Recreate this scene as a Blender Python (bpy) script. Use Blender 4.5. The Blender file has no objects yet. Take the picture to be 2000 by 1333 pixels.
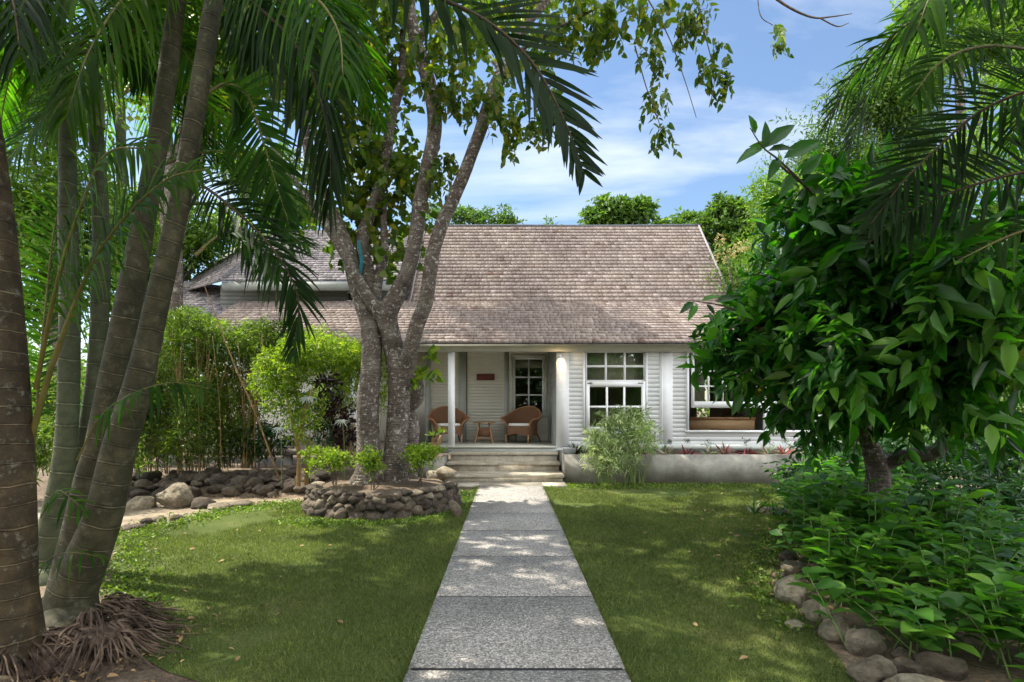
import bpy, math, random
import numpy as np
from mathutils import Vector, noise as mnoise
R = math.radians
random.seed(7)
rng = np.random.default_rng(7)
sc = bpy.context.scene
COL = sc.collection

# ------------------------------------------------------------------ camera
CX, HY, F, H = 993.0, 800.0, 1000.0, 1.55
cam_d = bpy.data.cameras.new("camera")
cam = bpy.data.objects.new("camera", cam_d)
COL.objects.link(cam)
cam.location = (0, 0, H)
cam.rotation_euler = (R(90), 0, 0)
cam_d.sensor_width = 36
cam_d.lens = 36 * F / 2000
cam_d.shift_x = (1000 - CX) / 2000
cam_d.shift_y = (HY - 666.5) / 2000
cam_d.clip_start = 0.05
cam_d.clip_end = 600
sc.camera = cam

# ------------------------------------------------------------------ sun and sky
SUN = Vector((-0.52, 0.16, 0.90)).normalized()          # direction towards the sun
sun_d = bpy.data.lights.new("sun", 'SUN')
sun_d.energy = 3.6
sun_d.angle = R(0.5)
sun_d.color = (1.0, 0.93, 0.80)
sun = bpy.data.objects.new("sun", sun_d)
COL.objects.link(sun)
sun.rotation_euler = SUN.to_track_quat('Z', 'Y').to_euler()
elev = math.asin(SUN.z)
azim = math.atan2(SUN.x, SUN.y)

world = bpy.data.worlds.new("World")
sc.world = world
world.use_nodes = True
wn, wl = world.node_tree.nodes, world.node_tree.links
wn.clear()
def N(nt, typ, **kw):
    n = nt.nodes.new(typ)
    for k, v in kw.items():
        setattr(n, k, v)
    return n
W = world.node_tree
out = N(W, 'ShaderNodeOutputWorld')
bg = N(W, 'ShaderNodeBackground')
sky = N(W, 'ShaderNodeTexSky', sky_type='NISHITA', sun_disc=False)
sky.sun_elevation = elev
sky.sun_rotation = azim
sky.altitude = 10
sky.air_density = 1.25
sky.dust_density = 0.3
sky.ozone_density = 3.0
bg.inputs['Strength'].default_value = 0.071
tc = N(W, 'ShaderNodeTexCoord')
sx = N(W, 'ShaderNodeSeparateXYZ')
wl.new(tc.outputs['Generated'], sx.inputs[0])
az_ = N(W, 'ShaderNodeMath', operation='ADD'); az_.inputs[1].default_value = 0.10
wl.new(sx.outputs['Z'], az_.inputs[0])
dx = N(W, 'ShaderNodeMath', operation='DIVIDE'); wl.new(sx.outputs['X'], dx.inputs[0]); wl.new(az_.outputs[0], dx.inputs[1])
dy = N(W, 'ShaderNodeMath', operation='DIVIDE'); wl.new(sx.outputs['Y'], dy.inputs[0]); wl.new(az_.outputs[0], dy.inputs[1])
cb = N(W, 'ShaderNodeCombineXYZ'); wl.new(dx.outputs[0], cb.inputs[0]); wl.new(dy.outputs[0], cb.inputs[1])
mp = N(W, 'ShaderNodeMapping'); mp.inputs['Scale'].default_value = (0.55, 1.15, 1); mp.inputs['Location'].default_value = (3.1, 0.4, 0)
mp.inputs['Rotation'].default_value = (0, 0, R(-12))
wl.new(cb.outputs[0], mp.inputs[0])
cn = N(W, 'ShaderNodeTexNoise'); cn.inputs['Scale'].default_value = 0.95; cn.inputs['Detail'].default_value = 9; cn.inputs['Roughness'].default_value = 0.55
cn.inputs['Distortion'].default_value = 0.35
wl.new(mp.outputs[0], cn.inputs['Vector'])
cr = N(W, 'ShaderNodeValToRGB')
cr.color_ramp.elements[0].position = 0.52; cr.color_ramp.elements[0].color = (0, 0, 0, 1)
cr.color_ramp.elements[1].position = 0.72; cr.color_ramp.elements[1].color = (0.75, 0.75, 0.75, 1)
wl.new(cn.outputs['Fac'], cr.inputs[0])
cmix = N(W, 'ShaderNodeMix', data_type='RGBA')
wl.new(cr.outputs[0], cmix.inputs['Factor'])
wl.new(sky.outputs[0], cmix.inputs['A'])
cmix.inputs['B'].default_value = (6.9, 7.1, 7.3, 1)
# unseen bright cloud added overhead and behind the camera to fill the shade
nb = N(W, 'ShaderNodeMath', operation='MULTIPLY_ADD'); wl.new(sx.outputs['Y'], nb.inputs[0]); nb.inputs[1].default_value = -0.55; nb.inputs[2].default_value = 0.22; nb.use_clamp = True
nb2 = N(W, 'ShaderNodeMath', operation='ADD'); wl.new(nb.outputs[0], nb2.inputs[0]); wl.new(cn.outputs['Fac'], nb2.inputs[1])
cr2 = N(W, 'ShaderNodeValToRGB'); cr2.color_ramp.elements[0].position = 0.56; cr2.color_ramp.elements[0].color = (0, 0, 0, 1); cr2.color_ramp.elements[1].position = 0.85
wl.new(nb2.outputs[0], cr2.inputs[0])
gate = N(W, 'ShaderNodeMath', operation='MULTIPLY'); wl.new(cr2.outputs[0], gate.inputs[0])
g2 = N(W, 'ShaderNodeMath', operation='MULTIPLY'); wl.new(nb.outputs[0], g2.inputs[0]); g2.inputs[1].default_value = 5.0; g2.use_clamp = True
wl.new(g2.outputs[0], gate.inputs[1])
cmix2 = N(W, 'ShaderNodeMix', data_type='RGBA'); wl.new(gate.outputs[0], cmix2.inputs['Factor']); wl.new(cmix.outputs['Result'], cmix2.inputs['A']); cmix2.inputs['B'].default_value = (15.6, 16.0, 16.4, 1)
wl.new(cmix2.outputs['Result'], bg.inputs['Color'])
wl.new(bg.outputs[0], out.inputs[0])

sc.view_settings.view_transform = 'Standard'
sc.view_settings.look = 'None'
sc.view_settings.gamma = 1
sc.view_settings.exposure = 1.58
sc.cycles.max_bounces = 7
sc.cycles.diffuse_bounces = 4
sc.cycles.glossy_bounces = 2
sc.cycles.transmission_bounces = 4
sc.cycles.transparent_max_bounces = 8
sc.cycles.caustics_reflective = False
sc.cycles.caustics_refractive = False

# ------------------------------------------------------------------ helpers
def P(x, y, d):
    return np.array([(x - CX) / F * d, d, H - (y - HY) / F * d])
def G(x, y, z=0.0):
    return P(x, y, (H - z) * F / (y - HY))
def nrm(v):
    v = np.asarray(v, float)
    return v / (np.linalg.norm(v, axis=-1, keepdims=True) + 1e-9)

class MB:
    def __init__(s):
        s.V = []; s.F = []; s.UV = []; s.n = 0; s.has_uv = False
    def add(s, V, faces, uv=None):
        V = np.asarray(V, float).reshape(-1, 3)
        for f in faces:
            f = np.asarray(f, int)
            if len(f): s.F.append((f + s.n, None if uv is None else np.asarray(uv)[f.reshape(-1)]))
        s.V.append(V); s.n += len(V)
        if uv is not None: s.has_uv = True
    def box(s, a, b):
        x0, x1 = sorted((a[0], b[0])); y0, y1 = sorted((a[1], b[1])); z0, z1 = sorted((a[2], b[2]))
        V = [(x0,y0,z0),(x1,y0,z0),(x1,y1,z0),(x0,y1,z0),(x0,y0,z1),(x1,y0,z1),(x1,y1,z1),(x0,y1,z1)]
        s.add(V, [[(0,3,2,1),(4,5,6,7),(0,1,5,4),(1,2,6,5),(2,3,7,6),(3,0,4,7)]])
    def quad(s, *p):
        s.add(p, [[tuple(range(len(p)))]])
    def slab(s, pts, t):
        """thick slab: polygon pts (top, ccw from above), thickness t downwards"""
        p = np.asarray(pts, float); k = len(p)
        V = np.vstack([p, p - np.array([0, 0, t])])
        sides = [(i, i + k, (i + 1) % k + k, (i + 1) % k) for i in range(k)]
        s.add(V, [[tuple(range(k))], [tuple(range(2 * k - 1, k - 1, -1))], sides])
    def tube(s, pts, rad, seg=10, sub=6, amp=0.0, seed=0, cap=True, vfun=None, ringamp=0.0):
        pts = np.asarray(pts, float); rad = np.asarray(rad, float)
        if sub > 1 and len(pts) > 2: pts, rad = spline(pts, rad, sub)
        n = len(pts)
        T = np.gradient(pts, axis=0); T = nrm(T)
        ref = np.array([1.0, 0.0, 0.0]) if abs(T[0][0]) < 0.8 else np.array([0, 1.0, 0])
        L = np.concatenate([[0], np.cumsum(np.linalg.norm(np.diff(pts, axis=0), axis=1))])
        ang = np.linspace(0, 2 * math.pi, seg + 1)
        V = []
        for i in range(n):
            A = ref - T[i] * ref.dot(T[i]); A = nrm(A); B = np.cross(T[i], A); ref = A
            for j in range(seg + 1):
                a = ang[j % seg]
                r = rad[i]
                if amp: r *= 1 + amp * mnoise.noise(Vector((math.cos(a) * 1.3 + seed * 3.1, math.sin(a) * 1.3, L[i] * 2.2 / max(rad.max() * 6, .3))))
                V.append(pts[i] + (A * math.cos(a) + B * math.sin(a)) * r)
        uv = [(j / seg, L[i]) for i in range(n) for j in range(seg + 1)]
        q = [(i * (seg + 1) + j, i * (seg + 1) + j + 1, (i + 1) * (seg + 1) + j + 1, (i + 1) * (seg + 1) + j) for i in range(n - 1) for j in range(seg)]
        fs = [q]
        if cap: fs.append([tuple((n - 1) * (seg + 1) + j for j in range(seg))])
        s.add(V, fs, uv)
    def build(s, name, mats, parent=None, smooth=False, loc=None):
        V = np.vstack(s.V)
        me = bpy.data.meshes.new(name)
        me.vertices.add(len(V)); me.vertices.foreach_set('co', V.reshape(-1).astype(np.float32))
        idx = np.concatenate([f.reshape(-1) for f, _ in s.F])
        tot = np.concatenate([np.full(len(f), f.shape[1]) for f, _ in s.F])
        st = np.concatenate([[0], np.cumsum(tot)[:-1]])
        me.loops.add(len(idx)); me.loops.foreach_set('vertex_index', idx.astype(np.int32))
        me.polygons.add(len(tot)); me.polygons.foreach_set('loop_start', st.astype(np.int32))
        try: me.polygons.foreach_set('loop_total', tot.astype(np.int32))
        except Exception: pass
        if s.has_uv:
            uvl = me.uv_layers.new(name='UVMap')
            uv = np.concatenate([np.zeros((f.size, 2)) if u is None else u for f, u in s.F])
            uvl.data.foreach_set('uv', uv.reshape(-1).astype(np.float32))
        me.update(calc_edges=True); me.validate()
        if smooth: me.polygons.foreach_set('use_smooth', np.ones(len(me.polygons), bool))
        for m in (mats if isinstance(mats, (list, tuple)) else [mats]): me.materials.append(m)
        o = bpy.data.objects.new(name, me); COL.objects.link(o)
        if parent is not None: o.parent = parent; o.matrix_parent_inverse = parent.matrix_basis.inverted()
        return o

def spline(pts, rad, sub):
    n = len(pts); P_ = np.vstack([2 * pts[0] - pts[1], pts, 2 * pts[-1] - pts[-2]])
    outp, outr = [], []
    for i in range(n - 1):
        p0, p1, p2, p3 = P_[i:i + 4]
        for k in range(sub):
            t = k / sub
            outp.append(0.5 * ((2 * p1) + (-p0 + p2) * t + (2 * p0 - 5 * p1 + 4 * p2 - p3) * t * t + (-p0 + 3 * p1 - 3 * p2 + p3) * t ** 3))
            outr.append(rad[i] * (1 - t) + rad[i + 1] * t)
    outp.append(pts[-1]); outr.append(rad[-1])
    return np.array(outp), np.array(outr)

def tag(o, label=None, cat=None, group=None, kind=None):
    if label: o['label'] = label
    if cat: o['category'] = cat
    if group: o['group'] = group
    if kind: o['kind'] = kind
    return o
def thing(name, loc, label, cat, group=None):
    o = bpy.data.objects.new(name, None); COL.objects.link(o)
    o.location = tuple(float(v) for v in loc); o.empty_display_size = 0.1
    tag(o, label, cat, group)
    return o
def copy_tree(o, parent=None):
    c = o.copy(); COL.objects.link(c)
    if parent is not None: c.parent = parent
    for ch in [x for x in COL.objects if x.parent == o]: copy_tree(ch, c)
    return c

# ------------------------------------------------------------------ materials
MATS = {}
def mat(name):
    m = bpy.data.materials.new(name); m.use_nodes = True
    nt = m.node_tree; nt.nodes.clear()
    o = N(nt, 'ShaderNodeOutputMaterial'); b = N(nt, 'ShaderNodeBsdfPrincipled')
    nt.links.new(b.outputs[0], o.inputs[0])
    MATS[name] = m
    return m, nt, b, o
def ramp(nt, stops, src=None, interp='LINEAR'):
    r = N(nt, 'ShaderNodeValToRGB'); r.color_ramp.interpolation = interp
    e = r.color_ramp.elements
    while len(e) < len(stops): e.new(0.5)
    for el, (p, c) in zip(e, stops):
        el.position = p; el.color = (*c, 1) if len(c) == 3 else c
    if src is not None: nt.links.new(src, r.inputs[0])
    return r
def tex(nt, typ, scale, coord=None, **kw):
    t = N(nt, typ)
    t.inputs['Scale'].default_value = scale
    for k, v in kw.items():
        if k in ('Detail', 'Roughness', 'Distortion', 'Randomness'): t.inputs[k].default_value = v
        else: setattr(t, k, v)
    if coord is not None: nt.links.new(coord, t.inputs['Vector'])
    return t
def coordn(nt, kind='Object', scale=(1, 1, 1)):
    c = N(nt, 'ShaderNodeTexCoord')
    m = N(nt, 'ShaderNodeMapping'); m.inputs['Scale'].default_value = scale
    nt.links.new(c.outputs[kind], m.inputs[0])
    return m.outputs[0]
def wpos(nt, scale=(1, 1, 1)):
    c = N(nt, 'ShaderNodeNewGeometry')
    m = N(nt, 'ShaderNodeMapping'); m.inputs['Scale'].default_value = scale
    nt.links.new(c.outputs['Position'], m.inputs[0])
    return m.outputs[0]
def mixc(nt, f, a, b, mode='MIX'):
    m = N(nt, 'ShaderNodeMix', data_type='RGBA', blend_type=mode)
    for s_, v in (('Factor', f), ('A', a), ('B', b)):
        if isinstance(v, (int, float)): m.inputs[s_].default_value = v
        elif isinstance(v, tuple): m.inputs[s_].default_value = (*v, 1) if len(v) == 3 else v
        else: nt.links.new(v, m.inputs[s_])
    return m.outputs['Result']
def bump(nt, b, src, strength=0.5, dist=0.01):
    n = N(nt, 'ShaderNodeBump'); n.inputs['Strength'].default_value = strength; n.inputs['Distance'].default_value = dist
    nt.links.new(src, n.inputs['Height']); nt.links.new(n.outputs[0], b.inputs['Normal'])

def leafmat(name, cols, trans=0.4, tcol=(1.25, 1.5, 0.5), rough=0.45, spec=0.4):
    m, nt, b, o = mat(name)
    g = N(nt, 'ShaderNodeNewGeometry')
    st = [(i / max(1, len(cols) - 1), c) for i, c in enumerate(cols)]
    r = ramp(nt, st, g.outputs['Random Per Island'])
    ns = tex(nt, 'ShaderNodeTexNoise', 1.1, wpos(nt), Detail=2)
    rr = ramp(nt, [(0.3, (0.72, 0.72, 0.72)), (0.7, (1.25, 1.22, 1.1))], ns.outputs['Fac'])
    c = mixc(nt, 1.0, r.outputs[0], rr.outputs[0], 'MULTIPLY')
    nt.links.new(c, b.inputs['Base Color'])
    b.inputs['Roughness'].default_value = rough
    b.inputs['Specular IOR Level'].default_value = spec
    t = N(nt, 'ShaderNodeBsdfTranslucent')
    tcn = mixc(nt, 1.0, c, tcol, 'MULTIPLY')
    nt.links.new(tcn, t.inputs['Color'])
    ms = N(nt, 'ShaderNodeMixShader'); ms.inputs[0].default_value = trans
    nt.links.new(b.outputs[0], ms.inputs[1]); nt.links.new(t.outputs[0], ms.inputs[2])
    nt.links.new(ms.outputs[0], o.inputs[0])
    return m

def simple(name, c1, c2, scale=6, rough=0.7, bmp=0.0, bscale=40, detail=5, spec=0.3, stretch=(1, 1, 1), lo=0.35, hi=0.65):
    m, nt, b, o = mat(name)
    v = wpos(nt, stretch)
    n1 = tex(nt, 'ShaderNodeTexNoise', scale, v, Detail=detail, Roughness=0.6)
    r = ramp(nt, [(lo, c1), (hi, c2)], n1.outputs['Fac'])
    nt.links.new(r.outputs[0], b.inputs['Base Color'])
    b.inputs['Roughness'].default_value = rough
    b.inputs['Specular IOR Level'].default_value = spec
    if bmp:
        n2 = tex(nt, 'ShaderNodeTexNoise', bscale, v, Detail=4)
        bump(nt, b, n2.outputs['Fac'], bmp, 0.01)
    return m

M = {}
M['paint'] = simple('white_paint', (0.79, 0.80, 0.81), (0.85, 0.86, 0.87), 3, 0.5, 0.1, 30)
M['cream'] = simple('cream_paint', (0.74, 0.72, 0.63), (0.80, 0.78, 0.70), 3, 0.55, 0.1, 30)
M['grey_trim'] = simple('grey_green_paint', (0.42, 0.45, 0.42), (0.50, 0.53, 0.50), 3, 0.55)
M['fascia'] = simple('fascia_paint', (0.52, 0.53, 0.47), (0.60, 0.61, 0.55), 2, 0.55, 0.1, 20)
M['floor'] = simple('porch_floor', (0.45, 0.44, 0.38), (0.56, 0.55, 0.48), 5, 0.25)
M['deckwood'] = simple('weathered_wood', (0.13, 0.11, 0.09), (0.26, 0.22, 0.18), 6, 0.7, 0.4, 30, stretch=(1, 8, 8))
M['darkwood'] = simple('dark_wood', (0.10, 0.045, 0.02), (0.18, 0.085, 0.04), 8, 0.5, 0.2, 40, stretch=(1, 1, 9))
M['chestwood'] = simple('cane_wood', (0.48, 0.29, 0.14), (0.64, 0.43, 0.24), 14, 0.5, 0.2, 60, stretch=(6, 1, 1))
M['cushion'] = simple('white_cloth', (0.74, 0.73, 0.70), (0.82, 0.81, 0.79), 9, 0.9, 0.2, 90)
M['plaque'] = simple('red_brown_plaque', (0.15, 0.045, 0.035), (0.21, 0.07, 0.055), 26, 0.6, 0.5, 60)
M['room'] = simple('room_wall', (0.40, 0.36, 0.28), (0.50, 0.45, 0.36), 2, 0.8)
M['curtain'] = simple('linen_blind', (0.30, 0.27, 0.19), (0.42, 0.38, 0.28), 5, 0.9, 0.3, 60, stretch=(9, 9, 1))
M['black'] = simple('dark_metal', (0.015, 0.015, 0.015), (0.03, 0.03, 0.03), 4, 0.5)
M['ridge'] = simple('ridge_metal', (0.05, 0.055, 0.07), (0.09, 0.095, 0.11), 4, 0.5)
M['pot'] = simple('grey_pot', (0.20, 0.21, 0.22), (0.29, 0.30, 0.31), 7, 0.6, 0.2)
M['stem_green'] = simple('green_stem', (0.10, 0.17, 0.04), (0.18, 0.24, 0.07), 9, 0.6)
M['stem_tan'] = simple('bamboo_cane', (0.15, 0.085, 0.03), (0.30, 0.19, 0.075), 5, 0.5)
M['twig'] = simple('twig_bark', (0.07, 0.05, 0.035), (0.14, 0.11, 0.08), 20, 0.8)
M['root'] = simple('palm_root', (0.03, 0.017, 0.012), (0.15, 0.105, 0.075), 7, 0.9, 0.6, 60)
M['litter'] = simple('dry_leaf', (0.20, 0.11, 0.05), (0.38, 0.26, 0.13), 6, 0.8)
M['grey_dark'] = simple('shaded_grey_paint', (0.20, 0.215, 0.20), (0.26, 0.275, 0.255), 3, 0.6)  # wing fascia and wall: shade is put into this darker grey
M['teal'] = simple('teal_rope', (0.01, 0.10, 0.12), (0.02, 0.16, 0.19), 6, 0.8)

# concrete planter
def mk_concrete():
    m, nt, b, o = mat('concrete')
    v = wpos(nt)
    n1 = tex(nt, 'ShaderNodeTexNoise', 1.3, v, Detail=8, Roughness=0.65)
    r1 = ramp(nt, [(0.35, (0.13, 0.12, 0.10)), (0.52, (0.27, 0.255, 0.225)), (0.68, (0.42, 0.40, 0.35))], n1.outputs['Fac'])
    v2 = wpos(nt, (3, 3, 0.6))
    n2 = tex(nt, 'ShaderNodeTexNoise', 1.6, v2, Detail=5)
    r2 = ramp(nt, [(0.35, (0.85, 0.85, 0.82)), (0.6, (1, 1, 1))], n2.outputs['Fac'])
    c = mixc(nt, 1, r1.outputs[0], r2.outputs[0], 'MULTIPLY')
    nt.links.new(c, b.inputs['Base Color']); b.inputs['Roughness'].default_value = 0.85
    n3 = tex(nt, 'ShaderNodeTexNoise', 35, v, Detail=6)
    bump(nt, b, n3.outputs['Fac'], 0.4, 0.008)
    return m
M['concrete'] = mk_concrete()

def mk_stepstone():
    m, nt, b, o = mat('step_stone')
    v = wpos(nt)
    n1 = tex(nt, 'ShaderNodeTexNoise', 2.6, v, Detail=8, Roughness=0.7)
    r1 = ramp(nt, [(0.3, (0.24, 0.20, 0.14)), (0.5, (0.40, 0.35, 0.27)), (0.7, (0.55, 0.51, 0.43))], n1.outputs['Fac'])
    n2 = tex(nt, 'ShaderNodeTexNoise', 90, v, Detail=2)
    r2 = ramp(nt, [(0.35, (0.6, 0.6, 0.6)), (0.6, (1.1, 1.1, 1.1))], n2.outputs['Fac'])
    c = mixc(nt, 1, r1.outputs[0], r2.outputs[0], 'MULTIPLY')
    nt.links.new(c, b.inputs['Base Color']); b.inputs['Roughness'].default_value = 0.8
    bump(nt, b, n2.outputs['Fac'], 0.5, 0.004)
    return m
M['step'] = mk_stepstone()

def mk_pebble():
    m, nt, b, o = mat('exposed_pebble_concrete')
    v = wpos(nt)
    vo = tex(nt, 'ShaderNodeTexVoronoi', 80, v, feature='F1')
    sp = N(nt, 'ShaderNodeSeparateColor'); nt.links.new(vo.outputs['Color'], sp.inputs[0])
    rc = ramp(nt, [(0.0, (0.17, 0.16, 0.15)), (0.3, (0.30, 0.285, 0.265)), (0.6, (0.38, 0.36, 0.335)), (0.85, (0.47, 0.445, 0.415)), (1.0, (0.62, 0.59, 0.55))], sp.outputs[0])
    re = ramp(nt, [(0.30, (1, 1, 1)), (0.62, (0.62, 0.61, 0.60))], vo.outputs['Distance'])
    c = mixc(nt, 1, rc.outputs[0], re.outputs[0], 'MULTIPLY')
    n1 = tex(nt, 'ShaderNodeTexNoise', 1.1, v, Detail=6, Roughness=0.6)
    r1 = ramp(nt, [(0.3, (0.72, 0.71, 0.70)), (0.7, (1.18, 1.17, 1.16))], n1.outputs['Fac'])
    c = mixc(nt, 1, c, r1.outputs[0], 'MULTIPLY')
    nt.links.new(c, b.inputs['Base Color']); b.inputs['Roughness'].default_value = 0.75
    inv = N(nt, 'ShaderNodeMath', operation='SUBTRACT'); inv.inputs[0].default_value = 1; nt.links.new(vo.outputs['Distance'], inv.inputs[1])
    bump(nt, b, inv.outputs[0], 0.6, 0.006)
    return m
M['pebble'] = mk_pebble()

def mk_shingle(name, stops):
    m, nt, b, o = mat(name)
    g = N(nt, 'ShaderNodeNewGeometry')
    r = ramp(nt, stops, g.outputs['Random Per Island'])
    v = wpos(nt, (22, 1.5, 1.5))
    n1 = tex(nt, 'ShaderNodeTexNoise', 1.6, v, Detail=5)
    r1 = ramp(nt, [(0.3, (0.8, 0.78, 0.76)), (0.7, (1.12, 1.12, 1.12))], n1.outputs['Fac'])
    n2 = tex(nt, 'ShaderNodeTexNoise', 0.9, wpos(nt), Detail=4)
    r2 = ramp(nt, [(0.35, (0.82, 0.80, 0.82)), (0.65, (1.1, 1.08, 1.05))], n2.outputs['Fac'])
    c = mixc(nt, 1, r.outputs[0], r1.outputs[0], 'MULTIPLY')
    c = mixc(nt, 1, c, r2.outputs[0], 'MULTIPLY')
    nt.links.new(c, b.inputs['Base Color']); b.inputs['Roughness'].default_value = 0.85
    b.inputs['Specular IOR Level'].default_value = 0.2
    bump(nt, b, n1.outputs['Fac'], 0.5, 0.006)
    return m
M['shingle'] = mk_shingle('cedar_shingle', [(0, (0.15, 0.10, 0.085)), (0.04, (0.23, 0.185, 0.165)), (0.5, (0.27, 0.225, 0.203)), (0.9, (0.31, 0.265, 0.24)), (1, (0.38, 0.32, 0.30))])
M['shingle_old'] = mk_shingle('grey_shingle', [(0, (0.15, 0.14, 0.15)), (0.5, (0.24, 0.225, 0.24)), (1, (0.36, 0.34, 0.36))])

def mk_wicker():
    m, nt, b, o = mat('wicker')
    v = wpos(nt)
    w1 = tex(nt, 'ShaderNodeTexWave', 22, v, wave_type='BANDS', bands_direction='X'); w1.inputs['Distortion'].default_value = 0.6
    w2 = tex(nt, 'ShaderNodeTexWave', 30, v, wave_type='BANDS', bands_direction='Z'); w2.inputs['Distortion'].default_value = 0.6
    mu = N(nt, 'ShaderNodeMath', operation='MULTIPLY'); nt.links.new(w1.outputs['Fac'], mu.inputs[0]); nt.links.new(w2.outputs['Fac'], mu.inputs[1])
    r = ramp(nt, [(0.0, (0.13, 0.055, 0.025)), (0.5, (0.30, 0.15, 0.075)), (1, (0.44, 0.25, 0.14))], mu.outputs[0])
    nt.links.new(r.outputs[0], b.inputs['Base Color']); b.inputs['Roughness'].default_value = 0.55
    bump(nt, b, mu.outputs[0], 0.8, 0.006)
    return m
M['wicker'] = mk_wicker()
M['cane'] = simple('cane_rim', (0.30, 0.15, 0.07), (0.45, 0.25, 0.13), 12, 0.5)

def mk_rock(name, stops, sc_=3.0):
    m, nt, b, o = mat(name)
    v = wpos(nt)
    g = N(nt, 'ShaderNodeNewGeometry')
    oi = N(nt, 'ShaderNodeObjectInfo')
    n1 = tex(nt, 'ShaderNodeTexNoise', sc_, v, Detail=9, Roughness=0.68)
    r = ramp(nt, stops, n1.outputs['Fac'])
    r2 = ramp(nt, [(0, (0.65, 0.62, 0.60)), (1, (1.3, 1.26, 1.2))], oi.outputs['Random'])
    c = mixc(nt, 1, r.outputs[0], r2.outputs[0], 'MULTIPLY')
    nt.links.new(c, b.inputs['Base Color']); b.inputs['Roughness'].default_value = 0.9
    n2 = tex(nt, 'ShaderNodeTexNoise', 16, v, Detail=9, Roughness=0.75)
    bump(nt, b, n2.outputs['Fac'], 1.0, 0.045)
    r3 = ramp(nt, [(0.35, (0.5, 0.48, 0.45)), (0.55, (1.05, 1.05, 1.05)), (0.7, (1.5, 1.48, 1.4))], n2.outputs['Fac'])
    nt.links.new(mixc(nt, 1, c, r3.outputs[0], 'MULTIPLY'), b.inputs['Base Color'])
    return m
M['rock'] = mk_rock('garden_rock', [(0.3, (0.055, 0.042, 0.030)), (0.5, (0.12, 0.095, 0.07)), (0.68, (0.23, 0.19, 0.145))])
M['rock_pale'] = mk_rock('pale_rock', [(0.3, (0.14, 0.115, 0.08)), (0.5, (0.26, 0.225, 0.165)), (0.68, (0.40, 0.355, 0.275))])
M['rock_dark'] = mk_rock('dark_rock', [(0.3, (0.03, 0.023, 0.017)), (0.5, (0.07, 0.055, 0.042)), (0.7, (0.15, 0.125, 0.095))])

def mk_bark():
    m, nt, b, o = mat('lichen_bark')
    v = wpos(nt)
    n1 = tex(nt, 'ShaderNodeTexNoise', 4.0, v, Detail=9, Roughness=0.7)
    base = ramp(nt, [(0.3, (0.05, 0.037, 0.028)), (0.5, (0.12, 0.095, 0.076)), (0.7, (0.22, 0.19, 0.16))], n1.outputs['Fac'])
    n2 = tex(nt, 'ShaderNodeTexNoise', 19, v, Detail=5, Roughness=0.65, Distortion=0.6)
    lf = ramp(nt, [(0.56, (0, 0, 0)), (0.62, (0.85, 0.85, 0.85))], n2.outputs['Fac'])
    c = mixc(nt, lf.outputs[0], base.outputs[0], (0.48, 0.46, 0.42))
    v2 = wpos(nt, (3, 3, 26))
    n3 = tex(nt, 'ShaderNodeTexNoise', 2.2, v2, Detail=5)
    r3 = ramp(nt, [(0.38, (0.6, 0.58, 0.55)), (0.55, (1, 1, 1))], n3.outputs['Fac'])
    c = mixc(nt, 1, c, r3.outputs[0], 'MULTIPLY')
    nt.links.new(c, b.inputs['Base Color']); b.inputs['Roughness'].default_value = 0.9
    ad = N(nt, 'ShaderNodeMath', operation='ADD'); nt.links.new(n1.outputs['Fac'], ad.inputs[0]); nt.links.new(n3.outputs['Fac'], ad.inputs[1])
    bump(nt, b, ad.outputs[0], 0.9, 0.03)
    return m
M['bark'] = mk_bark()

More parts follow.
